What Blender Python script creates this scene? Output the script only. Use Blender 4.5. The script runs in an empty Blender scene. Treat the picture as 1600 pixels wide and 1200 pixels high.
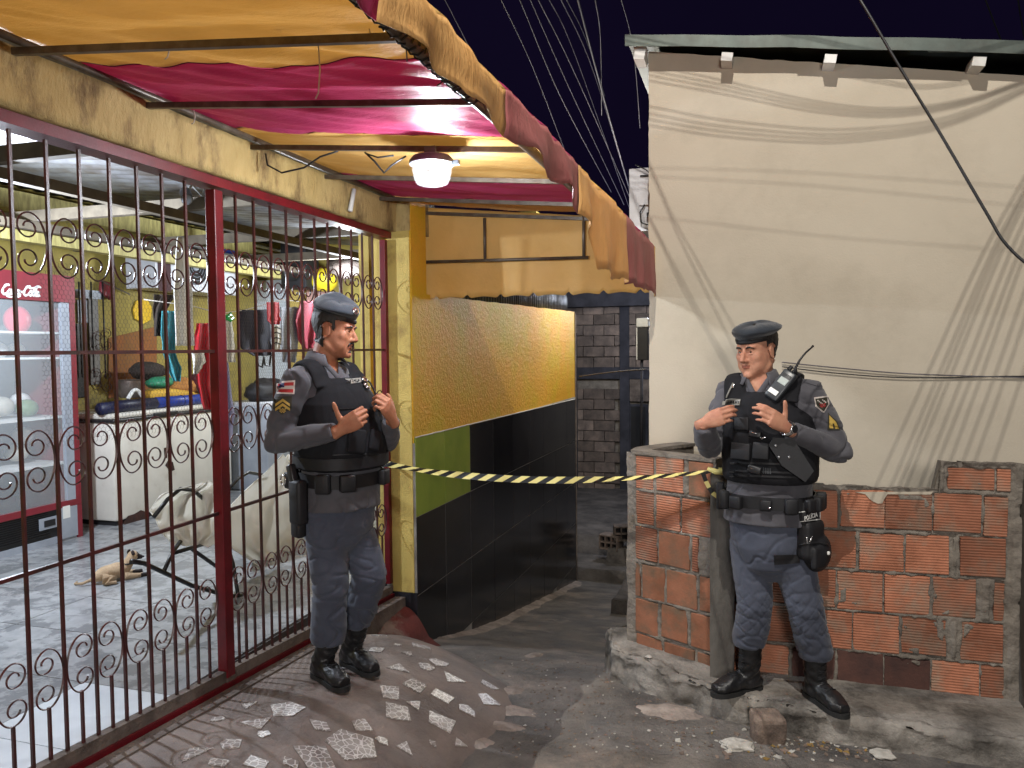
import bpy, bmesh, math, random
import numpy as np
from mathutils import Vector, Matrix, noise as mnoise
from mathutils.bvhtree import BVHTree
random.seed(7); rng = np.random.RandomState(7)
SC = bpy.context.scene; COL = SC.collection

# ---------------------------------------------------------------- camera
CAM_H, CAM_F = 1.62, 1201.0
YAW, PITCH, ROLL = math.radians(17.1), math.atan(55/1201.0), -0.010
cam = bpy.data.cameras.new('camera'); cam_o = bpy.data.objects.new('camera', cam); COL.objects.link(cam_o)
cam.sensor_width = 36; cam.lens = CAM_F/1600*36; cam.clip_end = 300; cam.clip_start = .05
CR = Matrix.Rotation(YAW,3,'Z') @ Matrix.Rotation(math.pi/2-PITCH,3,'X') @ Matrix.Rotation(ROLL,3,'Z')
cam_o.matrix_world = Matrix.Translation((0,0,CAM_H)) @ CR.to_4x4()
SC.camera = cam_o
CV = Vector((0,0,CAM_H))
# survey helpers: turn a sight line measured in the photograph into a point on a known plane of the place
def ray(px,py): return CR @ Vector(((px-800)/CAM_F, -(py-600)/CAM_F, -1.0))
def onX(px,py,X): r = ray(px,py); return CV + r*(X/r.x)
def onY(px,py,Y): r = ray(px,py); return CV + r*(Y/r.y)
def onZ(px,py,Z): r = ray(px,py); return CV + r*((Z-CAM_H)/r.z)
def dep(px,py,D): return CV + ray(px,py)*D

# ---------------------------------------------------------------- world, lamps, exposure
W = bpy.data.worlds.new('World'); SC.world = W; W.use_nodes = True
wn = W.node_tree; bg = wn.nodes['Background']
sky = wn.nodes.new('ShaderNodeTexSky'); sky.sky_type = 'NISHITA'; sky.sun_disc = False
sky.sun_elevation = math.radians(-4); sky.sun_rotation = math.radians(200)
mx = wn.nodes.new('ShaderNodeMix'); mx.data_type = 'RGBA'; mx.inputs['Factor'].default_value = .95
wn.links.new(sky.outputs[0], mx.inputs['A']); sn = wn.nodes.new('ShaderNodeTexNoise'); sn.inputs['Scale'].default_value = 2.2; sn.inputs['Detail'].default_value = 5
sm = wn.nodes.new('ShaderNodeMix'); sm.data_type = 'RGBA'; sm.inputs['A'].default_value = (.007,.004,.024,1); sm.inputs['B'].default_value = (.022,.014,.060,1)
wn.links.new(sn.outputs['Fac'], sm.inputs['Factor']); wn.links.new(sm.outputs['Result'], mx.inputs['B'])
wn.links.new(mx.outputs['Result'], bg.inputs[0]); bg.inputs[1].default_value = .10
def lamp(name, loc, energy, col, radius, kind='POINT', **kw):
    l = bpy.data.lights.new(name, kind); l.energy = energy; l.color = col
    if kind != 'AREA': l.shadow_soft_size = radius
    for k,v in kw.items(): setattr(l,k,v)
    o = bpy.data.objects.new(name, l); o.location = loc; COL.objects.link(o); return o
STREET = Vector((-.05,.75,5.7))
lamp('street_lamp_light', STREET, 345, (1,.95,.87), .009)
lamp('fill_light', (.95,-3.2,2.45), 285, (1,.96,.91), .55)  # soft fill added behind the camera; no shopfront stands there
AWN = onY(675,268,3.1)
lamp('awning_lamp_light', AWN+Vector((.02,0,-.02)), 44, (.86,.93,1), .05)
ROOM = Vector((-4.35,3.35,2.3))
lamp('room_lamp_light', ROOM, 118, (.78,.87,1), .04)
lamp('alley_wall_lamp_light', (-1.42,8.7,2.95), 46, (1,.95,.82), .05)
lamp('back_room_lamp_light', (-4.0,7.2,2.3), 58, (.86,.93,1), .08)
lamp('alley_lamp_light', (-1.2,11.6,2.4), 70, (.78,.85,1), .15)
SC.view_settings.view_transform = 'Standard'; SC.view_settings.look = 'None'
SC.view_settings.exposure = 1.4; SC.view_settings.gamma = 1
SC.render.engine = 'CYCLES'
cy = SC.cycles; cy.use_denoising = True; cy.max_bounces = 6; cy.diffuse_bounces = 3; cy.glossy_bounces = 3
cy.transparent_max_bounces = 12; cy.transmission_bounces = 4; cy.caustics_reflective = False; cy.caustics_refractive = False
cy.sample_clamp_indirect = 6

# ---------------------------------------------------------------- materials
def lin(c):
    return tuple((x/12.92 if x <= .04045 else ((x+.055)/1.055)**2.4) for x in [v/255 for v in c])
def M(name, c1, c2=None, scale=6, rough=.65, bump=0., bscale=60, metal=0., dirt=None, dscale=3, damt=.5, dlo=.45, dhi=.7,
      stretch=(1,1,1), spec=.4, rnd=0., rough2=None, detail=6, coord='Object', sheen=0):
    m = bpy.data.materials.new(name); m.use_nodes = True; nt = m.node_tree; N = nt.nodes; L = nt.links
    b = N['Principled BSDF']; b.inputs['Metallic'].default_value = metal; b.inputs['Roughness'].default_value = rough
    b.inputs['Specular IOR Level'].default_value = spec
    if sheen: b.inputs['Sheen Weight'].default_value = sheen
    c2 = c2 or tuple(x*.72 for x in c1)
    tc = N.new('ShaderNodeTexCoord'); mp = N.new('ShaderNodeMapping'); mp.inputs['Scale'].default_value = stretch
    L.new(tc.outputs[coord], mp.inputs[0]); vec = mp.outputs[0]
    if rnd:
        oi = N.new('ShaderNodeObjectInfo'); ad = N.new('ShaderNodeVectorMath'); ad.operation='ADD'
        sc_ = N.new('ShaderNodeMath'); sc_.operation='MULTIPLY'; sc_.inputs[1].default_value = 40
        L.new(oi.outputs['Random'], sc_.inputs[0]); L.new(vec, ad.inputs[0]); L.new(sc_.outputs[0], ad.inputs[1]); vec = ad.outputs[0]
    n1 = N.new('ShaderNodeTexNoise'); n1.inputs['Scale'].default_value = scale; n1.inputs['Detail'].default_value = detail; n1.inputs['Roughness'].default_value=.62
    L.new(vec, n1.inputs['Vector'])
    rp = N.new('ShaderNodeMapRange'); rp.inputs['From Min'].default_value=.32; rp.inputs['From Max'].default_value=.68
    L.new(n1.outputs['Fac'], rp.inputs['Value'])
    mix = N.new('ShaderNodeMix'); mix.data_type='RGBA'; mix.inputs['A'].default_value=(*c1,1); mix.inputs['B'].default_value=(*c2,1)
    L.new(rp.outputs[0], mix.inputs['Factor']); col = mix.outputs['Result']
    if dirt:
        n2 = N.new('ShaderNodeTexNoise'); n2.inputs['Scale'].default_value=dscale; n2.inputs['Detail'].default_value=9; n2.inputs['Roughness'].default_value=.7
        L.new(vec, n2.inputs['Vector'])
        r2 = N.new('ShaderNodeMapRange'); r2.inputs['From Min'].default_value=dlo; r2.inputs['From Max'].default_value=dhi; r2.inputs['To Max'].default_value=damt
        L.new(n2.outputs['Fac'], r2.inputs['Value'])
        m2 = N.new('ShaderNodeMix'); m2.data_type='RGBA'; L.new(r2.outputs[0], m2.inputs['Factor']); L.new(col, m2.inputs['A']); m2.inputs['B'].default_value=(*dirt,1)
        col = m2.outputs['Result']
    if rnd:
        hs = N.new('ShaderNodeHueSaturation'); r3 = N.new('ShaderNodeMapRange'); r3.inputs['To Min'].default_value=1-rnd; r3.inputs['To Max'].default_value=1+rnd
        L.new(oi.outputs['Random'], r3.inputs['Value']); L.new(r3.outputs[0], hs.inputs['Value']); L.new(col, hs.inputs['Color']); col = hs.outputs['Color']
    L.new(col, b.inputs['Base Color'])
    if rough2 is not None:
        r4 = N.new('ShaderNodeMapRange'); r4.inputs['From Min'].default_value=.35; r4.inputs['From Max'].default_value=.65
        r4.inputs['To Min'].default_value=rough; r4.inputs['To Max'].default_value=rough2; L.new(n1.outputs['Fac'], r4.inputs['Value']); L.new(r4.outputs[0], b.inputs['Roughness'])
    if bump:
        n3 = N.new('ShaderNodeTexNoise'); n3.inputs['Scale'].default_value=bscale; n3.inputs['Detail'].default_value=7; n3.inputs['Roughness'].default_value=.65
        L.new(vec, n3.inputs['Vector']); bp = N.new('ShaderNodeBump'); bp.inputs['Strength'].default_value=1; bp.inputs['Distance'].default_value=bump
        L.new(n3.outputs['Fac'], bp.inputs['Height']); L.new(bp.outputs[0], b.inputs['Normal'])
    return m
def nodes_of(m): return m.node_tree.nodes, m.node_tree.links, m.node_tree.nodes['Principled BSDF']
def emis(name, col, strength):
    m = bpy.data.materials.new(name); m.use_nodes=True; b = m.node_tree.nodes['Principled BSDF']
    b.inputs['Base Color'].default_value=(*col,1); b.inputs['Emission Color'].default_value=(*col,1); b.inputs['Emission Strength'].default_value=strength; return m

# ---------------------------------------------------------------- mesh helpers
def tag(o, label=None, cat=None, group=None, kind=None):
    if label: o['label']=label
    if cat: o['category']=cat
    if group: o['group']=group
    if kind: o['kind']=kind
    return o
def thing(name, label, cat, loc=(0,0,0), group=None):
    o = bpy.data.objects.new(name, None); COL.objects.link(o); o.location = loc; o.empty_display_size=.1
    return tag(o, label, cat, group)
def adopt(o, parent):
    if parent is not None:
        o.parent = parent
        if parent.type == 'EMPTY' or parent.get('_moved'): o.matrix_parent_inverse = Matrix.Translation(-Vector(parent.location))
    return o
def link(name, me, parent=None, mat=None, kind=None):
    if mat is not None and len(me.materials)==0: me.materials.append(mat)
    o = bpy.data.objects.new(name, me); COL.objects.link(o); adopt(o, parent)
    if kind: o['kind']=kind
    return o
def meshdata(name, V, F, smooth=False):
    me = bpy.data.meshes.new(name); me.from_pydata([tuple(v) for v in V], [], [tuple(f) for f in F]); me.update()
    if smooth: me.polygons.foreach_set('use_smooth', [True]*len(me.polygons))
    return me
class MB:
    def __init__(s): s.V=[]; s.F=[]
    def add(s, V, F):
        o=len(s.V); s.V += [Vector(v) for v in V]; s.F += [tuple(i+o for i in f) for f in F]; return s
    def box(s, c, size, rot=None, bev=0):
        c=Vector(c); h=Vector(size)/2
        if bev:
            bm=bmesh.new(); bmesh.ops.create_cube(bm,size=1)
            for v in bm.verts: v.co=Vector((v.co.x*size[0],v.co.y*size[1],v.co.z*size[2]))
            bmesh.ops.bevel(bm,geom=bm.edges[:],offset=bev,segments=2,affect='EDGES',profile=.5)
            V=[v.co.copy() for v in bm.verts]; bm.verts.index_update(); F=[[v.index for v in f.verts] for f in bm.faces]; bm.free()
        else:
            V=[Vector((x*h.x,y*h.y,z*h.z)) for x in(-1,1) for y in(-1,1) for z in(-1,1)]
            F=[(0,1,3,2),(4,6,7,5),(0,4,5,1),(2,3,7,6),(0,2,6,4),(1,5,7,3)]
        if rot is not None: V=[rot@v for v in V]
        return s.add([v+c for v in V],F)
    def slab(s, x0,x1,y0,y1,z0,z1): return s.box(((x0+x1)/2,(y0+y1)/2,(z0+z1)/2),(x1-x0,y1-y0,z1-z0))
    def tube(s, pts, r, n=8, closed=False, side=None, cap=True):
        pts=[Vector(p) for p in pts]; m=len(pts)
        rr = r if isinstance(r,list) else [r]*m
        V=[]; prev=None
        for i,p in enumerate(pts):
            a=pts[(i-1)%m] if (i>0 or closed) else pts[0]; b=pts[(i+1)%m] if (i<m-1 or closed) else pts[-1]
            t=(b-a)
            if t.length<1e-9: t=Vector((0,0,1))
            t.normalize()
            if prev is None:
                u = Vector(side) if side is not None else (Vector((0,0,1)) if abs(t.z)<.9 else Vector((1,0,0)))
            else: u=prev
            u=u-t*u.dot(t)
            if u.length<1e-6: u=t.orthogonal()
            u.normalize(); prev=u; w=t.cross(u)
            ra,rb = rr[i] if isinstance(rr[i],(list,tuple)) else (rr[i],rr[i])
            for k in range(n):
                an=2*math.pi*k/n; V.append(p+u*(ra*math.cos(an))+w*(rb*math.sin(an)))
        F=[]; mm = m if closed else m-1
        for i in range(mm):
            j=(i+1)%m
            for k in range(n):
                l=(k+1)%n; F.append((i*n+k,i*n+l,j*n+l,j*n+k))
        if cap and not closed:
            F.append(tuple(range(n-1,-1,-1))); F.append(tuple((m-1)*n+k for k in range(n)))
        return s.add(V,F)
    def ball(s, c, r, n=12, m=8, rot=None):
        c=Vector(c); r = r if isinstance(r,(list,tuple)) else (r,r,r); V=[];F=[]
        for i in range(1,m):
            th=math.pi*i/m
            for k in range(n):
                ph=2*math.pi*k/n; V.append(Vector((r[0]*math.sin(th)*math.cos(ph),r[1]*math.sin(th)*math.sin(ph),r[2]*math.cos(th))))
        V+= [Vector((0,0,r[2])),Vector((0,0,-r[2]))]; t=len(V)-2
        for i in range(m-2):
            for k in range(n):
                l=(k+1)%n; F.append((i*n+k,(i+1)*n+k,(i+1)*n+l,i*n+l))
        for k in range(n):
            l=(k+1)%n; F.append((t,k,l)); F.append((t+1,(m-2)*n+l,(m-2)*n+k))
        if rot is not None: V=[rot@v for v in V]
        return s.add([v+c for v in V],F)
    def lathe(s, prof, c, n=24, axis=None):
        c=Vector(c); V=[];F=[]
        for (r,z) in prof:
            for k in range(n):
                a=2*math.pi*k/n; v=Vector((r*math.cos(a),r*math.sin(a),z)); V.append((axis@v if axis is not None else v)+c)
        for i in range(len(prof)-1):
            for k in range(n):
                l=(k+1)%n; F.append((i*n+k,i*n+l,(i+1)*n+l,(i+1)*n+k))
        return s.add(V,F)
    def prism(s, poly, d):   # poly: 3D points, d: extrusion vector
        poly=[Vector(p) for p in poly]; d=Vector(d); n=len(poly)
        F=[tuple(range(n)),tuple(range(2*n-1,n-1,-1))]+[(k,(k+1)%n+0,(k+1)%n+n,k+n)[::-1] for k in range(n)]
        return s.add(poly+[p+d for p in poly],F)
    def build(s, name, mat, parent=None, smooth=False, kind=None, auto=None):
        me=meshdata(name,s.V,s.F,smooth)
        bm=bmesh.new(); bm.from_mesh(me); bmesh.ops.recalc_face_normals(bm,faces=bm.faces[:])
        if auto is not None:
            for e in bm.edges:
                if len(e.link_faces)==2 and e.calc_face_angle(0)>auto: e.smooth=False
            for f in bm.faces: f.smooth=True
        bm.to_mesh(me); bm.free()
        return link(name,me,parent,mat,kind)
def grid(nu,nv,fn):
    V=[fn(i/(nu-1),j/(nv-1)) for j in range(nv) for i in range(nu)]
    F=[(j*nu+i,j*nu+i+1,(j+1)*nu+i+1,(j+1)*nu+i) for j in range(nv-1) for i in range(nu-1)]
    return V,F
def thick(V,F,d,nfn=None):
    """give a sheet thickness d along its normals"""
    me=meshdata('t',V,F); n=len(V); nr=[v.normal.copy() for v in me.vertices]; bpy.data.meshes.remove(me)
    V2=[Vector(v) for v in V]+[Vector(v)+k*d for v,k in zip(V,nr)]
    F2=[tuple(f)[::-1] for f in F]+[tuple(i+n for i in f) for f in F]
    E={}
    for f in F:
        for k in range(len(f)): E[(f[k],f[(k+1)%len(f)])]=1
    for (p,q) in E:
        if (q,p) not in E: F2.append((p,q,q+n,p+n))
    return V2,F2
def nz(x,y,z=0,s=1.): return mnoise.noise(Vector((x*s,y*s,z*s)))
def fbm(x,y,z=0,s=1.,o=4):
    v=0;a=1;t=0
    for i in range(o): v+=a*mnoise.noise(Vector((x*s,y*s,z*s+i*7.3))); t+=a; a*=.5; s*=2.03
    return v/t
def interp(t, pts):
    if t<=pts[0][0]: return pts[0][1]
    for (a,va),(b,vb) in zip(pts,pts[1:]):
        if t<=b: return va+(vb-va)*(t-a)/(b-a)
    return pts[-1][1]
def smooth01(t): t=max(0,min(1,t)); return t*t*(3-2*t)
def text_mesh(s, size, shear=0., extr=.001, bold=0.):
    c=bpy.data.curves.new('txt','FONT'); c.body=s; c.size=size; c.shear=shear; c.extrude=extr; c.align_x='CENTER'; c.align_y='CENTER'; c.offset=bold; c.resolution_u=2
    o=bpy.data.objects.new('txt',c); COL.objects.link(o); dg=bpy.context.evaluated_depsgraph_get(); dg.update()
    me=o.evaluated_get(dg).to_mesh(); V=[v.co.copy() for v in me.vertices]; F=[list(p.vertices) for p in me.polygons]
    o.evaluated_get(dg).to_mesh_clear(); bpy.data.objects.remove(o); bpy.data.curves.remove(c); return V,F

# ---------------------------------------------------------------- ground heights
RZ=[(-9,-.14),(3.3,-.14),(4.15,-.20),(4.75,-.36),(5.4,-.575),(6.5,-.82),(9.7,-1.42),(30,-1.42)]
def road_z(x,y): return sum(interp(y+d,RZ) for d in (-.36,-.24,-.12,0,.12,.24,.36))/7
def road_h(x,y): return road_z(x,y)+.020*fbm(x,y,0,2.2)+.011*fbm(x,y,3,10)-.018*max(0,fbm(x,y,8,1.1)-.12)*3
def gate_z(y): return .105-.069*(y-2.85)
RE=[(0,-1.05),(2.0,-1.08),(2.85,-1.13),(3.3,-1.06),(3.6,-1.08),(3.85,-1.18),(4.05,-1.38),(4.2,-1.62),(4.32,-1.88),(4.42,-2.05),(4.5,-2.2)]
def ramp_s(x,y):
    e=interp(y,RE); return (x+2.2)/(e+2.2) if e>-2.19 else 2
def ramp_z(x,y):
    s=ramp_s(x,y)
    zg=gate_z(y)-.022; zr=road_z(x,y)-.03
    end=smooth01((4.5-y)/.9) if y>3.6 else 1
    h=(1-max(0,min(1,s))**2.9)
    zg+=.035*math.sin(math.pi*min(1,max(0,s)/.85))
    return zr+(zg-zr)*h*(.35+.65*end)

# ---------------------------------------------------------------- road, kerb, ramp
m_road=M('asphalt',lin((128,122,116)),lin((70,67,66)),scale=3.2,rough=.85,bump=.016,bscale=45,dirt=lin((150,138,128)),dscale=1.7,damt=.8,dlo=.52,dhi=.66,rough2=.55)
def roadf(u,v):
    x=-2.6+u*6.2; y=.2+v*9.9; z=road_h(x,y)
    return (x,y,z)
V,F=grid(200,300,roadf); link('road',meshdata('road',V,F,True),None,m_road,'structure')
m_earth=M('earth',lin((92,84,78)),lin((60,55,52)),scale=1.5,rough=.9,bump=.02,bscale=14)
V,F=grid(40,40,lambda u,v:(-40+80*u,-30+90*v,-1.9+.1*nz(u*30,v*30))); link('ground',meshdata('ground',V,F,True),None,m_earth,'structure')
mb=MB(); mb.slab(-2.6,3.6,-6,.22,-.6,-.15); mb.build('street',m_road,None,kind='structure')

m_ramp=M('ramp_cement',lin((138,124,115)),lin((102,90,83)),scale=4,rough=.75,bump=.006,bscale=55,dirt=lin((62,50,48)),dscale=2.3,damt=.7,rough2=.45)
def rampf(u,v):
    y=.6+v*3.9; e=interp(y,RE); e=max(e+.02*nz(y,0,5,6),-2.19); x=-2.2+(e+2.2)*u**.8
    return (x,y,ramp_z(x,y)+.007*fbm(x,y,1,5)*min(1,3*(1-u)+.15))
V,F=grid(70,200,rampf); ramp=link('ramp',meshdata('ramp',V,F,True),None,m_ramp,'structure')
# broken tile shards set into the ramp
m_shard=M('crackled_tile',lin((156,150,145)),lin((128,121,117)),scale=9,rough=.35,rnd=.22,spec=.5,dirt=lin((112,98,94)),dscale=9,damt=.8)
N_,L_,b_=nodes_of(m_shard)
vo=N_.new('ShaderNodeTexVoronoi'); vo.feature='DISTANCE_TO_EDGE'; vo.inputs['Scale'].default_value=38
tc=N_.new('ShaderNodeTexCoord'); L_.new(tc.outputs['Object'],vo.inputs['Vector'])
rp=N_.new('ShaderNodeMapRange'); rp.inputs['From Min'].default_value=.02; rp.inputs['From Max'].default_value=.09; rp.inputs['To Min'].default_value=1; rp.inputs['To Max'].default_value=0
L_.new(vo.outputs['Distance'],rp.inputs['Value']); mm=N_.new('ShaderNodeMix'); mm.data_type='RGBA'
old=b_.inputs['Base Color'].links[0].from_socket; L_.new(old,mm.inputs['A']); mm.inputs['B'].default_value=(.62,.60,.58,1); L_.new(rp.outputs[0],mm.inputs['Factor']); L_.new(mm.outputs['Result'],b_.inputs['Base Color'])
sh=[(835,280,60),(905,335,80),(940,290,42),(1000,335,50),(1040,320,60),(1080,370,75),(960,390,85),(880,415,95),(1045,425,70),(1125,470,62),(900,475,105),(965,455,52),(1050,510,92),(1195,440,72),(1200,392,60),(655,520,72),(765,585,150),(640,625,140),(790,520,75),(855,570,38),(550,468,120),(455,515,95),(370,580,80),(255,612,120),(455,640,90),(845,232,55),(985,268,60),(475,550,50),(430,455,60),(1020,575,30),(905,262,30),(565,640,60),(330,640,70)]
rs=random.Random(4)
for _ in range(20):
    cx,cy_=rs.uniform(250,1180),rs.uniform(270,650)
    if all((cx-p[0])**2+((cy_-p[1])*1.6)**2>(p[2]*.62+30)**2 for p in sh): sh.append((cx,cy_,rs.uniform(24,62)))
for cx,cy_,sz in sh:
    px,py=180+cx/2.051,880+cy_/2.051
    p=onZ(px,py,.0)
    for _ in range(4): p=onZ(px,py,ramp_z(p.x,p.y))
    if ramp_s(p.x,p.y)>.97 or p.x<-2.12: continue
    r=sz/2.051*p.y*1.02/1201*.56; n=random.choice((3,4,4,5)); a0=random.random()*6.3
    P=[]
    for k in range(n):
        a=a0+6.283*k/n+random.uniform(-.25,.25); q=Vector((p.x+r*1.05*math.cos(a)*random.uniform(.8,1.25),p.y+r*.95*math.sin(a)*random.uniform(.75,1.25),0)); q.z=ramp_z(q.x,q.y)-.004+.007*fbm(q.x,q.y,1,5)*.7; P.append(q)
    MB().prism(P,(0,0,.0085)).build('tile_shard',m_shard,ramp)
# kerb under the brick fence
m_kerb=M('kerb_concrete',lin((156,150,142)),lin((108,103,97)),scale=3.5,rough=.9,bump=.012,bscale=30,dirt=lin((58,54,50)),dscale=2.2,damt=.85,dlo=.47,dhi=.62)
KE=[(-.62,9.5),(-.66,6.2),(-.72,5.2),(-.80,4.72),(-.80,4.40),(-.72,4.16),(-.48,3.97),(-.2,3.80),(.04,3.70),(.41,3.655),(.86,3.62),(1.4,3.59),(2.2,3.57),(3.6,3.55)]
def kpt(t):
    i=min(int(t),len(KE)-2); f=t-i; a,b=KE[i],KE[i+1]; return (a[0]+(b[0]-a[0])*f,a[1]+(b[1]-a[1])*f)
KB=[(-.45,9.5),(-.45,6.2),(-.45,5.2),(-.45,4.72),(-.45,4.6),(-.45,4.5),(-.3,4.4),(-.15,4.4),(.04,4.4),(.41,4.4),(.86,4.4),(1.4,4.4),(2.2,4.4),(3.6,4.4)]
def kbt(t):
    i=min(int(t),len(KB)-2); f=t-i; a,b=KB[i],KB[i+1]; return (a[0]+(b[0]-a[0])*f,a[1]+(b[1]-a[1])*f)
def kerbf(u,v):
    t=v*(len(KE)-1.0001); ex,ey=kpt(t); bx,by=kbt(t); base=-.035 if ey<4.4 else -.035+min(0,road_z(0,ey)-road_z(0,4.4))
    prof=[(0,-.30,-.014),(.18,-.13,-.002),(.27,-.030,.003),(.33,-.006,.016),(.45,0,.06),(1,.012,1)]
    z=interp(u,[(a,b) for a,b,c in prof]); k=interp(u,[(a,c) for a,b,c in prof])
    x=ex+(bx-ex)*k; y=ey+(by-ey)*k
    n=.020*fbm(x,y,u*2,7)+.012*fbm(x,y,u*2+4,21); n*= (1.35 if u<.5 else .45)
    return (x+n*.8,y+n,base+z+n*.9-.022*max(0,fbm(x,y,9,1.7))*(1 if u<.6 else .3))
V,F=grid(46,300,kerbf); link('kerb',meshdata('kerb',V,F,True),None,m_kerb,'structure')
# ---------------------------------------------------------------- left shop: walls, beam, tiles
m_yel=M('yellow_paint',lin((204,180,102)),lin((180,154,80)),scale=2.6,rough=.7,bump=.006,bscale=90,dirt=lin((112,86,52)),dscale=2.6,damt=.75,dlo=.52,dhi=.72)
m_beam=M('stained_yellow_paint',lin((190,166,112)),lin((162,138,86)),scale=5,rough=.75,bump=.012,bscale=45,dirt=lin((84,60,36)),dscale=4.5,damt=.9,dlo=.5,dhi=.66,stretch=(1,1,.45))
m_orange=M('orange_stucco',lin((232,172,58)),lin((218,164,44)),scale=1.6,rough=.55,bump=.014,bscale=40,dirt=lin((206,180,36)),dscale=1.1,damt=1.0,dlo=.42,dhi=.6,spec=.22)
m_inwall=M('room_wall_paint',lin((166,148,72)),lin((136,122,64)),scale=1.7,rough=.75,bump=.004,bscale=60,dirt=lin((92,84,62)),dscale=1.4,damt=.75,dlo=.5,dhi=.68)
m_white=M('white_paint',lin((226,226,222)),lin((200,200,198)),scale=4,rough=.5,dirt=lin((150,140,126)),dscale=3,damt=.5)
m_blackt=M('black_glazed_tile',(.012,.012,.015),(.020,.020,.024),scale=5,rough=.16,rnd=.25,spec=.5,dirt=(.07,.075,.085),dscale=13,damt=.35,dlo=.6,dhi=.75)
m_greent=M('green_glazed_tile',lin((142,160,62)),lin((120,142,52)),scale=3,rough=.3,rnd=.06,dirt=lin((170,176,90)),dscale=2,damt=.5)
m_grout=M('grout',lin((96,94,92)),scale=20,rough=.9)
m_redmetal=M('red_painted_iron',lin((112,20,30)),lin((84,15,24)),scale=8,rough=.38,bump=.001,bscale=120,dirt=lin((70,24,20)),dscale=12,damt=.6,dlo=.55)
m_bar=M('dark_red_iron',lin((84,32,32)),lin((48,26,26)),scale=14,rough=.36,bump=.0008,bscale=160,dirt=lin((46,34,30)),dscale=18,damt=.7,spec=.6)
m_steel=M('grey_steel',lin((120,112,106)),lin((84,76,70)),scale=10,rough=.45,metal=.6,dirt=lin((92,62,44)),dscale=6,damt=.6)
m_sill=M('dirty_concrete',lin((128,116,106)),lin((88,78,72)),scale=6,rough=.85,bump=.008,bscale=40,dirt=lin((58,46,42)),dscale=5,damt=.8)
m_redstep=M('red_cement',lin((112,48,42)),lin((82,40,36)),scale=5,rough=.8,bump=.006,bscale=40,dirt=lin((120,104,92)),dscale=4,damt=.8,dlo=.52,dhi=.62)
m_dark=M('dark_plastic',(.012,.012,.014),(.018,.018,.02),rough=.42)
m_zinc=M('zinc_sheet',lin((150,152,156)),lin((112,110,108)),scale=4,rough=.4,metal=.6,dirt=lin((96,80,64)),dscale=2,damt=.6)

shop=thing('shop_building','single storey bar with yellow beam, orange plaster and black tiled side wall','building',(-2.3,4.65,0))
def wallquad(y0,y1,z0,z1,x0,x1,name,mat,parent,jag=0):
    mb=MB(); mb.slab(x0,x1,y0,y1,z0,z1); return mb.build(name,mat,parent)
# side wall, plaster above tiles (the top edge is uneven)
V=[];F=[]
n=60
mb=MB()
top=lambda y:2.0+.018*(y-5)+.012*fbm(y,0,0,3)
for k in range(n):
    ya,yb=4.652+(9.6-4.652)*k/n,4.652+(9.6-4.652)*(k+1)/n
    ta,tb=(2.62,2.62) if yb<4.97 else (top(ya),top(yb))
    mb.add([(-2.115,ya,1.0),(-2.115,yb,1.0),(-2.115,yb,tb),(-2.115,ya,ta),(-2.33,ya,1.0),(-2.33,yb,1.0),(-2.33,yb,tb),(-2.33,ya,ta)],[(0,1,2,3),(7,6,5,4),(3,2,6,7)]+([(0,3,7,4)] if k==0 else [])+([(1,5,6,2)] if k==n-1 else []))
mb.build('exterior_wall',m_orange,shop)
MB().slab(-2.33,-2.1085,4.654,9.6,-1.9,1.0).build('tile_backing',M('pale_grout',lin((170,168,164)),lin((128,126,122)),rough=.9),shop)
ys=[4.652,5.17,5.70,6.28,6.86,7.42,7.97,8.53,9.10,9.6]
def ztile(k,y): return 1.035-.0135*(y-4.65)-.53*k
for c in range(9):
    for r in range(5):
        y0,y1=ys[c]+.004,ys[c+1]-.004
        if ztile(r,y1)<road_z(-2,y0)-.02: continue
        mb=MB(); o=random.uniform(0,.0015)
        P=[(-2.124,y0,ztile(r+1,y0)+.003),(-2.124,y1,ztile(r+1,y1)+.003),(-2.124,y1,ztile(r,y1)-.002),(-2.124,y0,ztile(r,y0)-.002)]
        mb.prism(P,(.017+o,random.uniform(-.0004,.0004),0))
        mb.build('green_tile' if (r==0 and c<2) else 'wall_tile', m_greent if (r==0 and c<2) else m_blackt, shop)
# rough plaster bead where the orange coat meets the tiles
pts=[(-2.108,4.66+i*.055,ztile(0,4.66+i*.055)+.004+.004*nz(i*.7,2)) for i in range(90)]
MB().tube(pts,[.004+.003*abs(nz(i*.9,5)) for i in range(90)],5).build('plaster_edge',m_white,shop,True)
MB().slab(-2.125,-2.10,9.603,9.63,-1.7,2.06).build('corner_trim',m_sill,shop)
# pier beside the gate
MB().slab(-2.285,-2.1255,4.645,4.6535,-.02,2.40).slab(-2.42,-2.285,4.70,4.86,.1,2.4).build('pier',m_yel,shop)
MB().slab(-2.29,-2.10,4.632,4.6445,-.5,.0).build('pier_tile',m_blackt,shop)
# beam over the gate
def beamf(u,v):
    y=.3+v*4.34; a=u*4; 
    P=[(-2.42,2.395),(-2.215,2.395),(-2.205,2.585),(-2.42,2.60),(-2.42,2.395)]
    i=min(int(a),3); f=a-i; x=P[i][0]+(P[i+1][0]-P[i][0])*f; z=P[i][1]+(P[i+1][1]-P[i][1])*f
    n=.006*fbm(y,z*3,x,5); return (x+n,y,z+n*.8+.006*fbm(y,1,0,1.2))
V,F=grid(25,150,beamf); link('beam',meshdata('beam',V,F,True),shop,m_beam)
MB().slab(-2.42,-2.118,4.641,4.97,2.40,2.62).build('beam_end',m_beam,shop)
# room shell
MB().slab(-6.3,-6.1,.2,8.8,-.2,3.2).build('back_wall',m_inwall,shop)
MB().slab(-6.3,-2.335,8.6,8.8,-.2,3.2).build('end_wall',m_inwall,shop)
MB().slab(-6.3,-2.335,.05,.2,-.2,3.2).build('near_wall',m_inwall,shop)
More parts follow.
